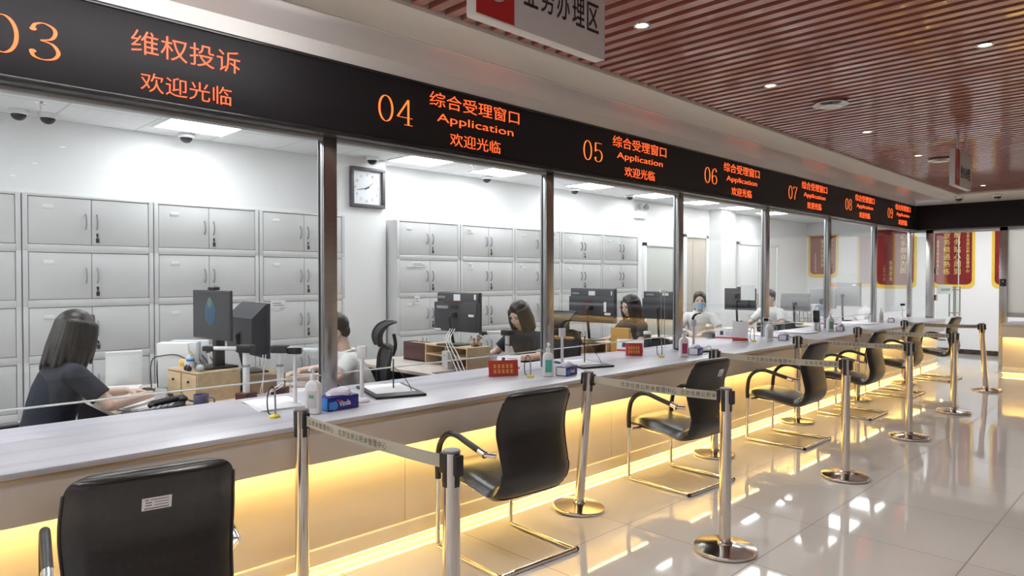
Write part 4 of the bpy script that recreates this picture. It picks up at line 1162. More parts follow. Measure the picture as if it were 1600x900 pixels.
# ================================================================== MONITORS
def monitor(label, loc, rz, w=.53, h=.33, zc=.36, back='wedge', stand=True, screen=False, thick=.045, m='dark', webcam=False, back_marks=(), logo=None, flip=False):
    """screen looks along local -y when SCREEN, else the back does; loc is the foot on the desk"""
    t = thing('monitor', label, 'monitor', loc, rz)
    s = -1 if screen else 1      # +1: screen faces +y, back faces -y
    z0, z1 = zc - h/2, zc + h/2
    MB().box(-w/2, w/2, min(0, s*.022), max(0, s*.022), z0, z1, .006).build('screen_case', M[m], t)
    MB().box(-w/2+.012, w/2-.012, min(s*.0215, s*.0235), max(s*.0215, s*.0235), z0+.014, z1-.012).build('screen', M['screen'], t)
    bm_ = MB()
    if back == 'wedge':      # all-in-one: bevelled top shoulder, thick body
        prof = [(0, z0+.02), (-s*thick, z0+.035), (-s*thick, z1-.10), (-s*.018, z1-.02), (0, z1-.006)]
        bm_.rings([[(x, y, z) for y, z in prof] for x in (-w/2+.012, w/2-.012)])
    elif back == 'step':
        bm_.box(-w/2+.01, w/2-.01, min(0, -s*.018), max(0, -s*.018), z0+.01, z1-.006, .005)
        bm_.box(-w/2+.002, w/2-.002, min(0, -s*thick), max(0, -s*thick), z0+.004, z1-.085, .008)
    else:
        bm_.box(-w*.30, w*.30, min(0, -s*thick), max(0, -s*thick), z0+.05, z1-.06, .012)
    bm_.build('back_cover', M[m], t)
    y = -s*(thick+.0005)
    sm = {'w': 'paper', 'r': 'darkwood', 'g': 'grey', 'o': 'orange', 'k': 'black'}
    for (a, b, c, d, k) in back_marks:
        yy = -s*.0185 if (back == 'step' and c > z1-.09-zc) else (y if back != 'wedge' or c < h/2-.1 else -s*(.03))
        if k == 'k' or True:
            MB().box(a, b, min(yy, yy-s*.003), max(yy, yy-s*.003), zc+c, zc+d).build('sticker_or_reflection' if k != 'k' else 'vent_slot', M[sm[k]], t)
    if stand:
        by = -s*.05
        MB().tube(smoothpath([(0, by*.9, zc-.02), (0, by-s*.06, zc-.03), (0, by-s*.05, zc-.12), (0, by-s*.015, .02)], 4), .016, 10, flat=.7).box(-.03, .03, min(-s*.02, -s*.10), max(-s*.02, -s*.10), zc-.045, zc+.0, .006).build('stand_arm', M['black'], t)
        MB().box(-.12, .12, min(-s*.16, s*.06), max(-s*.16, s*.06), 0, .012, .005).build('stand_foot', M['black'], t)
    else:
        MB().box(-.03, .03, min(0, -s*.06), max(0, -s*.06), .01, zc, .006).box(-.11, .11, -.11, .11, 0, .014, .005).build('stand', M['black'], t)
    if webcam:
        MB().box(-.045, .045, -.022, .022, z1, z1+.022, .008).cyl((0, s*.02, z1+.011), (0, s*.027, z1+.011), .007).build('webcam', M['black'], t)
    return t

def riser(label, x, y, rz, w, d, h, m='pine', tiers=1, drawers=False, z=DZ):
    """low monitor shelf, open front looks along -y"""
    t = thing('monitor_riser', label, 'monitor riser', (x, y, z), rz)
    b = .012
    MB().box(-w/2, w/2, -d/2, d/2, h-b, h, .002).build('top_board', M[m], t)
    for s in (-1, 0, 1):
        MB().box(s*(w/2-b/2)-b/2, s*(w/2-b/2)+b/2, -d/2+.003, d/2-.002, 0, h-b).build('upright', M[m], t)
    if tiers > 1: MB().box(-w/2+b, w/2-b, -d/2+.004, d/2-.002, h*.48, h*.48+b).build('shelf', M[m], t)
    MB().box(-w/2+b, w/2-b, d/2-.014, d/2-.004, 0, h-b).build('back_board', M['mdf'], t)
    if drawers:
        for s in (-1, 1):
            dr = MB().box(s*w/4-w/4+b+.002, s*w/4+w/4-b-.002, -d/2-.004, -d/2+.008, .012, h-b-.004, .002).build('drawer', M[m], t)
            MB().lathe([(.001, 0), (.007, .002), (.008, .010), (.001, .013)], 14, (s*w/4, -d/2-.004, h*.66), mtx=Matrix.Rotation(PI/2, 4, 'X')).build('knob', M['black'], dr)
    return t

# --- first wing: raised screen, pine drawers, all-in-one of the man
riser('pine desk drawers with jars on top beside the black file rack', -4.54, 1.70, R(5), .42, .28, .185, drawers=True)
monitor('thin raised black screen with a dim blue picture, facing the woman at left', (-4.52, 1.76, DZ+.185), R(5), .50, .32, .345, back='flat', screen=True, thick=.05, stand=False, webcam=True)
t2 = [o for o in bpy.data.objects if o.name.startswith('monitor') and o.get('label', '').startswith('thin raised')][0]
MB().ell((.0, -.0245, .36), (.075, .001, .085), 18, 8).build('screen_figure', M['screen_blue'], t2)
MB().ell((-.005, -.0252, .425), (.030, .001, .035), 16, 8).build('screen_face', M['screen_pale'], t2)
riser('brown board monitor stand under the tall black computer back', -4.60, 2.07, R(-4), .44, .25, .125, m='mdf')
monitor('tall blue-black all-in-one computer seen from behind, sloped top with a white sticker', (-4.60, 2.06, DZ+.125), R(-4), .50, .37, .29, back='wedge', thick=.10, m='navyplastic', back_marks=((.02, .07, .095, .15, 'w'), (-.20, -.10, .10, .112, 'g')))
# --- second wing
riser('two-tier pine monitor shelf with its open compartments in view', -4.56, 3.86, R(-2.5), .60, .26, .185, tiers=2)
monitor('black computer back with a red band and a white sticker above the pine shelf', (-4.56, 3.88, DZ+.185), R(5), .52, .345, .285, back='step', thick=.05, back_marks=((-.04, .04, .10, .155, 'w'), (.205, .225, .11, .155, 'w'), (-.235, -.15, .118, .14, 'g'), (-.13, .10, .078, .092, 'r'), (-.06, .05, .03, .062, 'k'), (-.22, -.08, .03, .055, 'g'), (.17, .23, -.035, -.015, 'w'), (-.25, -.17, -.162, -.148, 'w')))
t = thing('document_box', 'dark red-brown wooden document box left of the pine shelf', 'box', (-5.12, 3.88, DZ), R(0))
MB().box(-.17, .17, -.06, .06, 0, .012).box(-.17, -.16, -.06, .06, 0, .17, .002).box(.16, .17, -.06, .06, 0, .17, .002).box(-.17, .17, -.06, -.05, 0, .17, .002).box(-.17, .17, .05, .06, 0, .17, .002).build('box_body', M['darkwood'], t)
MB().box(-.14, .14, -.045, -.01, .012, .15).build('folder', M['paper'], t)
MB().box(-.14, .10, .0, .03, .012, .165).build('folder', M['beige'], t)
for k in range(3): MB().bone((-.05+.05*k, .04, .02), (-.06+.055*k, .042, .205), .004, .004, 8, 2).build('pen', M[('yellow', 'red', 'plant')[k]], t)
# --- third wing
riser('pine monitor shelf under the wide black monitor in the middle', -4.45, 5.62, R(-2), .56, .24, .12)
monitor('wide black monitor back with a white sticker, left of the woman facing left', (-4.45, 5.62, DZ+.12), R(5), .56, .36, .36, back='step', thick=.04, back_marks=((-.04, .04, .105, .15, 'w'), (-.25, -.16, .115, .135, 'g'), (.23, .245, .11, .15, 'w'), (-.10, .0, -.15, .055, 'r'), (.16, .19, -.06, .04, 'w'), (.17, .24, -.095, -.07, 'w')))  # tall dark red patch is a faint red reflection painted on the back
# --- fourth wing
monitor('grey black monitor back with two silver vertical rods in front, between the steel posts', (-4.62, 7.18, DZ), R(5), .50, .34, .43, back='step', thick=.04, back_marks=((-.2, -.1, .12, .14, 'g'), (.02, .10, .12, .15, 'w')))
# --- fifth wing
monitor('black monitor back with a webcam and a white sticker right of the masked woman', (-4.62, 9.20, DZ), R(0), .48, .31, .46, back='flat', thick=.045, webcam=True, back_marks=((-.04, .03, .0, .06, 'w'), (-.06, .05, -.03, .08, 'k')))
MB().box(.04, .25, -.055, -.052, .45, .66).build('paper_notice', M['paper'], [o for o in bpy.data.objects if o.get('label', '').startswith('black monitor back with a webcam')][0])
# --- far desk
monitor('dark low monitor behind the shirt sleeve, left of the upright binders', (-4.70, 11.30, DZ), R(10), .46, .30, .36, back='step', thick=.04, m='grey')
monitor('small grey monitor right of the upright binders', (-4.62, 12.25, DZ), R(8), .44, .34, .40, back='step', thick=.04, m='grey')
monitor('large grey monitor back with an orange label near the far end', (-4.45, 12.78, DZ), R(4), .56, .42, .47, back='step', thick=.05, m='grey', back_marks=((-.26, -.12, .13, .19, 'o'), (-.2, -.14, .135, .185, 'w'), (.14, .2, .15, .18, 'w')))
t = thing('binder_row', 'x', 'binder', (0, 0, 0)); bpy.data.objects.remove(t)
cols_ = ['white', 'paper', 'lightgreyblue', 'white', 'paper', 'lightgreyblue', 'white', 'bluebinder']
M['lightgreyblue'] = mat('pale_blue_binder', (.50, .55, .64), .5); M['bluebinder'] = mat('grey_blue_binder', (.34, .38, .52), .5)
for k in range(8):
    t = thing('binder', '%s upright binder from the left on the far office desk' % ORD[k], 'binder', (-4.98 + .062*k, 11.85 + .01*k, DZ), R(4), 'upright binders on the far desk')
    MB().box(-.028, .028, -.12, .12, 0, .31, .004).build('cover', M[cols_[k]], t)
    MB().lathe([(.011, 0), (.013, 0), (.013, .003), (.011, .003)], 16, (0, -.119, .07), mtx=Matrix.Rotation(PI/2, 4, 'X')).build('finger_ring', M['grey'], t)
    MB().box(-.016, .016, -.1225, -.119, .15, .27).build('spine_label', M['paper'], t)

# ================================================================== THINGS ON THE COUNTER
CZ = .80
def sanitizer(label, x, y, lab, rz=0, s=1.0, tone='bottle'):
    t = thing('sanitizer_bottle', label, 'bottle', (x, y, CZ), rz, 'pump bottles of hand sanitizer')
    mb = MB(); n = 28; rs = []
    for w, d, z in ((.030, .019, 0), (.0365, .0255, .004), (.037, .026, .02), (.037, .026, .125), (.034, .0235, .142), (.022, .018, .155), (.013, .013, .160), (.0125, .0125, .168)):
        ring = []
        for i in range(n):
            a = 2*PI*i/n; c, q = math.cos(a), math.sin(a)
            ring.append(Vector((d*math.copysign(abs(c)**.6, c), w*math.copysign(abs(q)**.6, q), z))*s)
        rs.append(ring)
    mb.rings(rs).build('bottle_body', M[tone], t)
    MB().box(.0245*s, .0275*s, -.022*s, .022*s, .030*s, .112*s, .001).build('label', M[lab], t)
    MB().cyl((0, 0, .166*s), (0, 0, .186*s), .015*s, n=18).cyl((0, 0, .186*s), (0, 0, .212*s), .006*s, n=12).tube(smoothpath([(-.008*s, 0, .214*s), (.012*s, 0, .219*s), (.034*s, 0, .216*s), (.042*s, 0, .206*s)], 4), .0075*s, 10, flat=.8).build('pump', M['white'], t)
    return t
b0 = sanitizer('large translucent sanitizer pump bottle with a small green label beside the nearest tissue box', -3.235, 1.765, 'sign_white', R(-50), 1.10)
MB().box(.0295, .0308, -.014, .014, .085, .102, .001).build('green_mark', M['green'], b0)
sanitizer('white sanitizer pump bottle with a teal label left of the second tissue box', -3.275, 3.625, 'teal', R(-40), 1.08)
sanitizer('white sanitizer pump bottle with a magenta label in the middle of the counter', -3.22, 5.36, 'magenta', R(-40), 1.1)
sanitizer('pale sanitizer pump bottle in front of the post right of the masked woman', -3.35, 7.36, 'sign_white', R(-40), 1.15)
sanitizer('white sanitizer pump bottle below the black phone stand', -3.38, 9.22, 'green', R(-40), 1.15)
sanitizer('farthest pale sanitizer pump bottle near the end of the counter', -3.50, 11.62, 'sign_white', R(-40), 1.1)

def tissue(label, x, y, rz=0, s=1.0, words=True):
    t = thing('tissue_box', label, 'tissue box', (x, y, CZ), rz, 'blue tissue packs on the counter')
    MB().box(-.055*s, .055*s, -.095*s, .095*s, 0, .075*s, .005).build('pack', M['blue'], t)
    MB().box(.054*s, .0565*s, -.092*s, -.050*s, .012*s, .050*s, .001).ell((.0555*s, -.058*s, .030*s), (.0015, .020*s, .024*s), 16, 8).build('light_patch', M['lightblue'], t)
    MB().box(-.045*s, .045*s, -.0965*s, -.0945*s, .006*s, .070*s, .001).build('end_panel', M['paper'] if y > 3 else M['lightblue'], t)
    # crumpled film on top
    mb = MB(); n = 18; rs = []
    rnd = random.Random(int(abs(y)*100))
    for rr, z in ((.050, .074), (.048, .084), (.040, .096), (.026, .106), (.008, .110)):
        rs.append([Vector((rr*s*math.cos(2*PI*i/n)*(1+rnd.uniform(-.12, .12)), 1.55*rr*s*math.sin(2*PI*i/n)*(1+rnd.uniform(-.12, .12)), (z+rnd.uniform(-.005, .006))*s)) for i in range(n)])
    mb.rings(rs).build('tissue_film', mat('lilac_film', (.66, .63, .76), .4), t)
    if words:
        text('brand_text', 'Vinda', basis((.0562*s, -.030*s, .020*s), (0, 1, .08), (-0, -.08, 1)), .072*s, .030*s, M['paper'], t, off=.02, thick=.0008)
        MB().box(.0555*s, .0567*s, -.045*s, -.020*s, .052*s, .060*s).build('red_mark', M['redsign'], t)
    return t
tissue('blue tissue pack with white script nearest the camera on the counter edge', -3.27, 1.93, R(3))
tissue('blue tissue pack beside the teal-labelled sanitizer bottle', -3.23, 3.775, R(12), .85)
tissue('blue tissue pack beside the magenta-labelled sanitizer bottle', -3.25, 5.62, R(15), .85)
tissue('blue tissue pack beside the pale bottle right of the masked woman', -3.29, 7.60, R(15), .85)
tissue('blue tissue pack under the black phone stand', -3.33, 9.44, R(15), .85)
tissue('farthest blue tissue pack on the counter', -3.40, 11.80, R(15), .8)

def pen_stand(label, x, y):
    t = thing('pen_stand', label, 'pen stand', (x, y, CZ), 0, 'yellow based counter pens')
    MB().lathe([(.001, 0), (.026, 0), (.028, .004), (.026, .012), (.014, .016), (.001, .017)], 28).build('base', M['yellow'], t)
    MB().tube(smoothpath([(0, .004, .012), (.004, .002, .05), (.002, .0, .145)], 4), [.0048]*8 + [.0035], 10).build('pen', M['grey'], t)
    MB().tube(smoothpath([(-.014, -.012, .012), (-.028, -.022, .03), (-.030, -.024, .10), (-.016, -.012, .155), (.001, .0, .140)], 5), .0032, 8).build('cord', M['black'], t)
for l, x, y in (('pen on a yellow base left of the nearest tissue box', -3.29, 1.58), ('pen on a yellow base right of the near red placard', -3.335, 3.50), ('pen on a yellow base beside the second red placard', -3.36, 5.22),
                ('pen on a yellow base in front of the masked woman\'s desk items', -3.46, 7.22), ('pen on a yellow base left of the black phone stand', -3.46, 9.06), ('farthest pen on a yellow base, at the foot of a steel post', -3.53, 11.30)):
    pen_stand(l, x, y)

def face_camera(label, x, y, h, rz, tablet=True, z=CZ):
    t = thing('counter_camera', label, 'camera', (x, y, z), rz, 'white counter cameras with black lens bars')
    MB().lathe([(.001, 0), (.038, 0), (.040, .006), (.034, .014), (.014, .020), (.001, .021)], 28).build('base', M['white'], t)
    MB().cyl((0, 0, .018), (0, 0, h), .0105, .009, n=16).build('pole', M['white'], t)
    MB().box(-.014, .010, -.044, .044, h-.002, h+.042, .010).build('head', M['white'], t)
    MB().box(.009, .013, -.040, .040, h+.003, h+.038, .008).build('lens_bar', M['black'], t)
    for s in (-1, 1): MB().cyl((.0128, s*.014, h+.020), (.0145, s*.014, h+.020), .006, n=12).build('lens', M['dome'], t)
    return t
face_camera('white pole camera with a black lens bar left of the nearest sanitizer bottle', -3.50, 1.80, .285, R(-45))
face_camera('white pole camera in front of the man hidden by a steel post', -3.50, 7.62, .20, R(-40))
face_camera('farthest white pole camera with a black lens bar', -3.56, 12.95, .22, R(-45))
def paddle(label, x, y, h, rz=0, curve=False):
    t = thing('desk_scanner', label, 'scanner', (x, y, CZ), rz, 'white desk scanners on posts')
    MB().lathe([(.001, 0), (.042, 0), (.044, .008), (.038, .018), (.016, .026), (.001, .027)], 28).build('base', M['white'], t)
    MB().bone((0, 0, .02), (0, 0, h), .013, .011, 14, 3, flat=.8).build('post', M['white'], t)
    MB().box(-.015, .015, -.026, .026, h-.025, h+.045, .007).build('head', M['white'], t)
    if curve: MB().tube(smoothpath([(0, -.01, h+.03), (.0, .0, h+.075), (.01, .03, h+.10), (.02, .07, h+.108)], 4), [.014]*4 + [.012]*4 + [.006]*5, 10, flat=.6).build('arm', M['black'], t)
paddle('white scanner post right of the nearest tissue box', -3.35, 2.13, .275, R(-45))
paddle('white scanner post with a curved black arm right of the second tissue box', -3.52, 4.06, .265, R(-30), True)
paddle('white scanner post at the edge of the masked woman, left of her', -3.56, 6.11, .24, R(-30), True)

def pad(label, x, y, rz, w=.47, d=.31, pole=.20, m='black'):
    t = thing('scanner_pad', label, 'scanner pad', (x, y, CZ), rz, 'black document scanner pads')
    MB().box(-w/2, w/2, -d/2, d/2, 0, .016, .006).build('pad_body', M[m], t)
    p = MB().box(-w/2+.02, w/2-.10, -d/2+.03, d/2-.03, .0155, .018, .001).build('document', M['paper'] if m == 'black' else M['blue'], t)
    MB().cyl((-.03, .03, .016), (-.03, .03, pole), .0045, n=10).build('rod', M['black'], t)
    MB().tube(smoothpath([(-.03, .03, pole*.75), (.05, .06, pole*.55), (.10, .09, .05), (.11, .10, .017)], 5), .0022, 6).build('cable', M['black'], t)
pad('black scanner pad with white paper right of the nearest tissue box', -3.52, 2.44, R(-18))
pad('dark scanner pad between the second tissue box and the next belt post', -3.50, 4.30, R(-18), .44, .30, .23)
pad('thin black pad lying beside the magenta-labelled bottle and tissue pack', -3.42, 5.90, R(-15), .34, .22, .05)

def name_plate(label, x, y, rz, w=.20, h=.105):
    t = thing('name_plate', label, 'name plate', (x, y, CZ), rz, 'white staff name plates')
    m = Matrix.Rotation(R(-12), 4, 'X')
    MB().box(-w/2, w/2, -.002, .002, 0, h, .001, mtx=m).box(-w/2, w/2, .0, .045, 0, .004, .001).build('plate', M['white'], t)
    MB().box(-w/2+.002, w/2-.002, -.0035, -.0015, .004, .020, mtx=m).build('red_band', M['red'], t)
    MB().box(-w*.30, -w*.16, -.0035, -.0015, .042, .086, mtx=m).build('portrait', M['navyplastic'], t)
    k = MB()
    for j in range(3): k.box(-w*.08, w*(.34-.06*j), -.003, -.0015, .078-.018*j, .084-.018*j, mtx=m)
    k.build('print', M['grey'], t)
name_plate('white name plate left of the near red placard', -3.76, 3.70, R(20))
name_plate('white name plate in front of the woman facing left', -3.80, 5.36, R(20), .26, .12)
name_plate('white name plate in front of the masked woman', -3.82, 7.30, R(22), .27, .12)
name_plate('white name plate right of the black phone stand', -3.86, 10.55, R(15), .30, .12)
def placard(label, x, y, rz, w, h):
    t = thing('red_placard', label, 'placard', (x, y, CZ), rz, 'red counter placards')
    m = Matrix.Rotation(R(-8), 4, 'X')
    MB().box(-w/2, w/2, -.003, .003, 0, h, .002, mtx=m).box(-w/2, w/2, 0, .05, 0, .004, .001).build('plate', M['red'], t)
    k = MB()
    for r_ in range(2):
        for c in range(5):
            x0 = -w*.34 + c*w*.14; z0 = h*.20 + r_*h*.32
            k.box(x0, x0+w*.10, -.0042, -.003, z0, z0+h*.035, mtx=m).box(x0, x0+w*.10, -.0042, -.003, z0+h*.10, z0+h*.135, mtx=m).box(x0+w*.04, x0+w*.06, -.0042, -.003, z0, z0+h*.22, mtx=m).box(x0, x0+w*.10, -.0042, -.003, z0+h*.19, z0+h*.22, mtx=m)
    k.build('gold_marks', M['goldink'], t)
placard('larger red placard with gold marks in front of the woman looking down', -3.50, 3.40, R(62), .22, .115)
placard('smaller red placard with gold marks in the middle of the counter', -3.58, 5.12, R(40), .15, .115)

# acrylic notice stand, phone stand and small things by the far windows
t = thing('notice_stand', 'clear acrylic notice stand with a white sheet left of the steel post', 'notice stand', (-3.52, 7.02, CZ), R(25))
MB().box(-.085, .085, -.002, .002, .0, .235, .002).build('acrylic_sheet', M['clearbox'], t)
MB().box(-.08, .08, -.0035, -.0025, .05, .225, .001).build('notice', M['paper'], t)
MB().box(-.09, .09, -.035, .035, 0, .006, .002).build('foot', M['clearbox'], t)
MB().box(-.08, .08, -.004, -.0025, .012, .045, .001).build('red_band', M['red'], t)
t = thing('figurine', 'small brown wooden figurine right of the notice stand', 'figurine', (-3.62, 7.30, CZ), R(20))
MB().box(-.05, .05, -.025, .025, 0, .012, .003).bone((-.02, 0, .01), (-.005, 0, .07), .014, .012).bone((.02, 0, .01), (.005, 0, .07), .014, .011).ell((0, 0, .088), (.022, .018, .026)).ell((0, -.004, .125), (.016, .016, .018)).bone((-.015, 0, .10), (-.045, -.01, .075), .008, .006).bone((.015, 0, .10), (.045, -.01, .12), .008, .006).build('carving', M['pine'], t)
t = thing('potted_plant', 'small green potted plant right of the notice stand', 'plant', (-3.90, 7.62, CZ-.001), 0)
t.location = (-3.84, 7.66, CZ)
MB().lathe([(.001, 0), (.030, 0), (.040, .06), (.036, .06), (.001, .05)], 24).build('pot', M['white'], t)
pl = MB(); rnd = random.Random(3)
for k in range(26):
    a = rnd.uniform(0, 2*PI); l = rnd.uniform(.05, .13); e = rnd.uniform(.01, .05)
    pl.bone((.012*math.cos(a), .012*math.sin(a), .05), (e*math.cos(a), e*math.sin(a), .05+l), .003, .0015, 6, 2).ell((e*math.cos(a), e*math.sin(a), .05+l), (.010, .010, .016), 8, 5)
pl.build('leaves', M['plant'], t)
t = thing('phone_stand', 'black slanted card machine in front of the steel post by the farther windows', 'card machine', (-3.55, 9.22, CZ), R(-45)); t.name = 'card_machine'
m = Matrix.Translation((0, 0, .10)) @ Matrix.Rotation(R(-8), 4, 'Y')
MB().box(-.012, .012, -.042, .042, .0, .17, .006, mtx=m).build('terminal', M['black'], t)
MB().box(.0115, .0135, -.034, .034, .06, .155, .002, mtx=m).build('screen', M['screen'], t)
MB().box(-.035, .030, -.045, .045, 0, .11, .008).build('holder', M['bottle'], t)
for l, x, y, z, s, mm in (('clear acrylic cup on the masked woman\'s desk', -4.20, 7.62, DZ, 1.0, 'clearbox'), ('grey cup in front of the monitor right of the masked woman', -4.15, 9.20, DZ, 1.1, 'grey'), ('white cup on the far office desk', -4.22, 11.40, DZ, 1.1, 'white')):
    t = thing('cup', l, 'cup', (x, y, z), 0)
    MB().lathe([(.001, 0), (.032*s, 0), (.036*s, .12*s), (.033*s, .12*s), (.029*s, .006), (.001, .006)], 24).build('cup_body', M[mm], t)
    MB().tube(smoothpath([(.034*s, 0, .09*s), (.062*s, 0, .08*s), (.062*s, 0, .04*s), (.033*s, 0, .03*s)], 4), .005*s, 8).build('handle', M[mm], t)
t = thing('printer', 'dark grey small printer on the desk behind the notice stand', 'printer', (-4.28, 9.45, DZ), R(5))
MB().box(-.16, .16, -.12, .12, 0, .13, .02).build('housing', M['dark'], t)
MB().box(-.12, .12, -.135, -.10, .03, .045, .004).build('paper_tray', M['grey'], t)
MB().box(-.10, .10, -.123, -.118, .07, .10, .003).build('front_panel', M['black'], t)

# ================================================================== THINGS ON THE STAFF DESKS
def doc_camera(label, x, y, h, rz, arm=.30, z=DZ):
    t = thing('document_camera', label, 'document camera', (x, y, z), rz, 'document cameras on white columns')
    MB().box(-.045, .045, -.05, .05, 0, .05, .006).build('foot', M['darkwood'], t)
    MB().cyl((0, 0, .05), (0, 0, h), .021, n=18).build('column', M['white'], t)
    MB().cyl((0, 0, h-.09), (0, 0, h-.075), .024, n=18).build('column_ring', M['grey'], t)
    MB().box(-.055, .055, -.028, .028, h, h+.05, .006).build('joint', M['black'], t)
    MB().tube([(.05, 0, h+.025), (arm, 0, h+.018)], .013, 12).build('arm', M['white'], t)
    MB().box(arm-.01, arm+.075, -.022, .022, h-.002, h+.030, .007).cyl((arm+.045, 0, h-.012), (arm+.045, 0, h), .013).build('camera_head', M['black'], t)
    return t
doc_camera('document camera whose white arm points left in front of the black computer', -4.22, 1.84, .30, R(205), .26)
doc_camera('document camera whose arm points right beside the thick steel post', -4.27, 2.09, .275, R(42), .30)
doc_camera('document camera in front of the woman looking down', -4.42, 4.34, .245, R(195), .22)
# file rack with papers
t = thing('file_rack', 'black wire file rack full of white papers left of the raised screen', 'file rack', (-5.02, 1.74, DZ), R(42))
w_ = MB()
for k in range(5):
    y = -.15 + .075*k
    w_.tube(smoothpath([(-.14, y, 0), (-.14, y, .20), (-.06, y, .24), (.06, y, .24), (.14, y, .16), (.14, y, 0)], 4), .004, 8)
w_.box(-.15, .15, -.16, .16, 0, .012, .003).build('rack_frame', M['black'], t)
for k in range(4):
    MB().cbox((0, -.112 + .075*k, .17), (.26 if k % 2 else .22, .030, .31), .003, 0, (R(6), 0, 0)).build('document_bundle', M['paper'] if k != 2 else M['lightgreyblue'], t)
t = thing('folder_board', 'white board leaning beside the file rack', 'board', (-5.22, 1.42, DZ), R(-10)); t.name = 'leaning_board'
MB().cbox((0, 0, .135), (.03, .22, .26), .003, 0, (0, R(6), 0)).build('board_sheet', M['white'], t)
MB().cbox((.018, 0, .135), (.004, .19, .20), .001, 0, (0, R(6), 0)).build('sheet_front', M['paper'], t)
def keyboard(label, x, y, rz, z=DZ, m='dark'):
    t = thing('keyboard', label, 'keyboard', (x, y, z), rz)
    MB().box(-.21, .21, -.065, .065, 0, .018, .006).build('keyboard_base', M[m], t)
    k = MB()
    for r_ in range(5):
        for c in range(15): k.box(-.20+.0267*c, -.20+.0267*c+.022, -.055+.022*r_, -.055+.022*r_+.018, .017, .024, .002, seg=1)
    k.build('keys', M['black'] if m == 'dark' else M['grey'], t)
keyboard('black keyboard behind the typing hands of the woman at left', -4.84, 1.50, R(8))
keyboard('black keyboard in front of the woman facing left', -4.36, 5.90, R(-10))
def sheets(label, x, y, z, rz, w=.21, d=.297, n=4):
    t = thing('paper_stack', label, 'papers', (x, y, z), rz, 'loose papers on desks')
    rnd = random.Random(len(label))
    for k in range(n):
        MB().cbox((rnd.uniform(-.012, .012), rnd.uniform(-.012, .012), .0016 + .0032*k), (w, d, .003), .0008, 0, (0, 0, rnd.uniform(-.12, .12))).build('sheet', M['paper'], t)
    return t
sheets('white papers under the typing hands of the woman at left', -4.48, 1.33, DZ+.002, R(20), .26, .34, 5)
sheets('white papers behind the keyboard of the woman at left', -5.02, 1.34, DZ, R(60), .21, .30, 12)
sheets('white papers on the desk of the man in the white shirt', -4.20, 2.27, DZ, R(70), .21, .26, 4)
sheets('white papers on the counter behind the nearest bottle', -3.62, 1.74, CZ, R(80), .26, .36, 3)
sheets('white papers spread on the counter in front of the man hidden by the post', -3.66, 8.05, CZ, R(75), .32, .55, 4)
sheets('white papers on the counter left of the card machine', -3.62, 8.72, CZ, R(85), .30, .42, 5)
sheets('white papers on the counter near its far end', -3.72, 11.10, CZ, R(80), .30, .6, 4)
sheets('white papers on the desk under the wide monitor in the middle', -4.10, 5.84, DZ, R(80), .21, .28, 8)
# desk phone, card, mug
t = thing('desk_phone', 'black desk phone with light keys under the hand of the woman at left', 'phone', (-4.12, 1.33, DZ+.006), R(-30))
MB().rings([[(x, y, z) for y, z in ((-.09, 0), (.09, 0), (.09, .055), (-.09, .022))] for x in (-.085, .085)]).build('phone_base', M['black'], t)
MB().bone((-.062, -.075, .045), (-.062, .075, .075), .018, .018, 12, 3).ell((-.062, -.08, .036), (.026, .026, .020)).ell((-.062, .08, .066), (.026, .026, .020)).build('handset', M['black'], t)
k = MB()
for r_ in range(4):
    for c in range(3): k.box(-.015+.03*c, .008+.03*c, -.07+.032*r_, -.05+.032*r_, .027+.006*r_, .036+.006*r_, .002, seg=1)
k.build('keys', M['grey'], t)
t = thing('mug', 'purple grey mug right of the black desk phone', 'mug', (-4.10, 1.52, DZ+.006))
MB().lathe([(.001, 0), (.038, 0), (.042, .01), (.042, .085), (.039, .085), (.036, .01), (.001, .01)], 28).build('mug_body', M['purple'], t)
MB().tube(smoothpath([(.03, .03, .07), (.055, .052, .06), (.052, .05, .03), (.03, .03, .02)], 4), .005, 8).build('handle', M['purple'], t)
t = thing('card_stand', 'small white card stand in front of the typing hand of the woman at left', 'card stand', (-4.30, 1.36, DZ+.006), R(20))
MB().cbox((0, 0, .058), (.10, .008, .115), .004, 0, (R(-10), 0, 0)).box(-.05, .05, -.02, .035, 0, .005, .002).build('card', M['sign_white'], t)
for l, x, y, dx in (('small cable coil and black plug on the desk left of the pine drawers', -4.14, 1.70, 0),):
    t = thing('cable_coil', l, 'cable', (x, y, DZ))
    pts = [(.035*math.cos(a)*(1+.1*math.sin(3*a)), .025*math.sin(a), .004 + .0006*a) for a in [k*.4 for k in range(48)]]
    MB().tube(pts, .0032, 6).build('cable', M['black'], t); MB().box(.02, .06, -.012, .012, 0, .022, .004).build('plug', M['black'], t)
# on the pine drawers
top = DZ + .185
def jar(label, x, y, r_, h, m, lid=None):
    t = thing('jar', label, 'jar', (x, y, top), 0)
    MB().lathe([(.001, 0), (r_*.9, 0), (r_, .006), (r_, h*.85), (r_*.85, h), (r_*.8, h), (r_*.9, h*.8), (r_*.9, .008), (.001, .008)], 24).build('jar_body', M[m], t)
    if lid: MB().lathe([(.001, h), (r_*.95, h), (r_*.95, h+.014), (.001, h+.016)], 24).build('lid', M[lid], t)
    else: MB().ell((0, 0, h*.42), (r_*.84, r_*.84, h*.36), 14, 8).build('contents', M['paper'], t)
jar('squat clear jar on the right end of the pine drawers', -4.385, 1.62, .030, .055, 'clearbox')
jar('white jar with a blue lid in the middle of the pine drawers', -4.52, 1.61, .026, .055, 'white', 'lightblue')
t = thing('ornament', 'white round ornament on the pine drawers behind the dark knobs', 'ornament', (-4.585, 1.63, top))
MB().ell((0, 0, .030), (.036, .034, .032)).ell((.0, 0, .068), (.022, .022, .020)).ell((-.012, 0, .088), (.008, .006, .012)).ell((.012, 0, .088), (.008, .006, .012)).build('figure', M['white'], t)
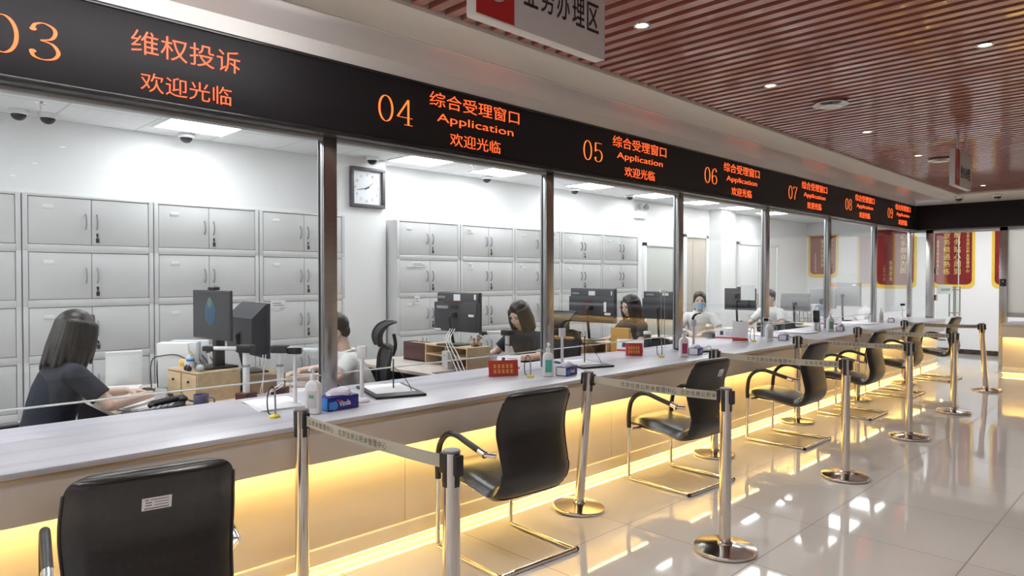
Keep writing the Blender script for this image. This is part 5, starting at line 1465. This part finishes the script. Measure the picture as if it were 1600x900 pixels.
t = thing('ornament', 'yellow brown animal ornament at the left end of the pine drawers', 'ornament', (-4.69, 1.64, top), R(20))
MB().bone((-.035, 0, .03), (.03, 0, .035), .020, .018).bone((.03, 0, .04), (.05, 0, .075), .011, .009).ell((.058, 0, .082), (.016, .010, .011)).bone((.05, .006, .09), (.046, .008, .108), .004, .002).bone((.05, -.006, .09), (.046, -.008, .108), .004, .002).bone((-.03, .01, .02), (-.03, .012, 0.004), .007, .005).bone((-.03, -.01, .02), (-.03, -.012, .004), .007, .005).bone((.022, .01, .02), (.022, .012, .004), .007, .005).bone((.022, -.01, .02), (.022, -.012, .004), .007, .005).build('animal', M['goldink'], t)
for l, x in (('left dark round bead on the front of the pine drawers', -4.49), ('right dark round bead on the front of the pine drawers', -4.445)):
    t = thing('bead', l, 'bead', (x, 1.575, top)); MB().ell((0, 0, .017), (.016, .016, .017)).build('ball', M['black'], t); MB().cyl((0, 0, .03), (0, 0, .04), .004).build('stalk', M['black'], t)
# on the pine shelf
t = thing('pine_cone', 'small brown dried plant ornament on the pine shelf', 'ornament', (-4.33, 3.88, DZ+.185)); t.name = 'dried_plant'
mb = MB(); rnd = random.Random(5)
for k in range(22):
    a = rnd.uniform(0, 2*PI); e = rnd.uniform(.02, .05); z = rnd.uniform(.01, .10)
    mb.bone((0, 0, .006), (e*math.cos(a), e*math.sin(a), z), .005, .003, 6, 2).ell((e*math.cos(a), e*math.sin(a), z), (.011, .011, .011), 8, 5)
mb.build('twigs', M['mdf'], t); MB().lathe([(.001, 0), (.030, 0), (.034, .012), (.001, .014)], 18).build('dish', M['darkwood'], t)
t = thing('power_adapter', 'white square adapter box in front of the pine shelf', 'adapter', (-4.47, 3.68, DZ+.002), R(-3))
MB().box(-.042, .042, -.03, .03, 0, .15, .006).build('adapter_body', M['sign_white'], t); MB().box(-.006, .006, -.032, -.029, .11, .12).build('lamp', M['plant'], t)
t = thing('monitor_cables', 'pale cables hanging from the black computer back over the pine shelf', 'cables', (0, 0, 0))
for k in range(3):
    MB().tube(smoothpath([(-4.50+.03*k, 3.735, 1.07), (-4.42+.03*k, 3.62, .99), (-4.34+.05*k, 3.60, .88), (-4.22+.05*k, 3.58, DZ+.006)], 6), .004, 8).build('cable', M['white'], t)
t = thing('monitor_cables', 'white looped cables at the foot of the two document cameras', 'cables', (0, 0, 0))
for k in range(2):
    MB().tube(smoothpath([(-4.33, 2.02-.02*k, 1.0), (-4.28, 1.98, .86), (-4.22-.03*k, 1.95, .76), (-4.14, 1.98+.04*k, .80), (-4.17, 2.06, .83), (-4.24, 2.02, .78), (-4.3, 1.99, DZ+.005)], 6), .0035, 8).build('cable', M['white'], t)
t = thing('wooden_tray', 'light brown woven tray of papers in front of the woman facing left', 'tray', (-4.62, 5.385, DZ), R(2))
MB().box(-.20, .20, -.10, .10, 0, .01).box(-.20, .20, -.10, -.09, 0, .075, .002).box(-.20, .20, .09, .10, 0, .075, .002).box(-.20, -.19, -.10, .10, 0, .075, .002).box(.19, .20, -.10, .10, 0, .075, .002).build('tray_body', M['pine'], t)
MB().cbox((0, 0, .055), (.32, .16, .06), .004, 0, (0, 0, .05)).build('papers', M['paper'], t)
t = thing('desk_organizer', 'orange brown wooden file holder left of the woman facing left', 'file holder', (-4.05, 5.56, DZ), R(5)); t.name = 'file_holder'
MB().box(-.105, .105, -.02, .02, 0, .27, .004).box(-.105, .105, .055, .06, 0, .18, .002).box(-.105, .105, -.02, .06, 0, .012).build('holder_body', mat('amber_wood', (.62, .34, .08), .45), t)
MB().box(-.095, .095, .024, .050, .014, .22, .002).build('folder', M['paper'], t)
for l, x, y in (('dark tall cup with a white lid in front of the woman facing left', -4.02, 5.98), ('clear bottle of water on the masked woman\'s desk', -4.10, 7.40)):
    t = thing('bottle' if 'water' in l else 'tumbler', l, 'bottle' if 'water' in l else 'cup', (x, y, DZ), 0)
    mm = 'clearbox' if 'water' in l else 'dark'
    MB().lathe([(.001, 0), (.034, 0), (.038, .01), (.040, .17), (.036, .185), (.001, .186)], 24).build('cup_body', M[mm], t)
    MB().lathe([(.001, .185), (.040, .185), (.041, .205), (.034, .215), (.001, .216)], 24).build('lid', M['white'], t)
t = thing('plastic_bag', 'crumpled white plastic bag on the far office desk', 'bag', (-4.15, 12.9, DZ))
mb = MB(); rnd = random.Random(11); n = 20; rs = []
for rr, z in ((.10, 0), (.15, .03), (.165, .09), (.15, .16), (.11, .21), (.05, .24), (.03, .27)):
    rs.append([Vector((rr*math.cos(2*PI*i/n)*(1+rnd.uniform(-.15, .15)), rr*math.sin(2*PI*i/n)*(1+rnd.uniform(-.15, .15)), z + (rnd.uniform(-.012, .012) if z else 0))) for i in range(n)])
mb.rings(rs).build('bag_body', M['white'], t)
MB().tube(smoothpath([(.0, -.02, .25), (.03, -.03, .31), (.06, 0, .26)], 4), .008, 8, flat=.4).build('bag_handle', M['white'], t)
t = thing('sign_stand', 'two thin silver rods with a small white plate on top, left of a steel post', 'stand', (-3.80, 5.93, CZ), R(-30))
for s in (-1, 1): MB().cyl((0, s*.018, .01), (0, s*.018, .56), .0035, n=10).build('rod', M['steel'], t)
MB().box(-.03, .03, -.045, .045, 0, .012, .003).build('foot', M['white'], t)
MB().box(-.012, .012, -.035, .035, .555, .585, .003).build('plate', M['paper'], t)
t = thing('slot_tray', 'black sloped desk edge tray behind the white papers by the farther windows', 'tray', (-4.02, 9.62, CZ - .06)); bpy.data.objects.remove(t)
t = thing('chain', 'thin white bead chain hanging in front of the woman looking down', 'chain', (-3.70, 4.02, 0)); bpy.data.objects.remove(t)
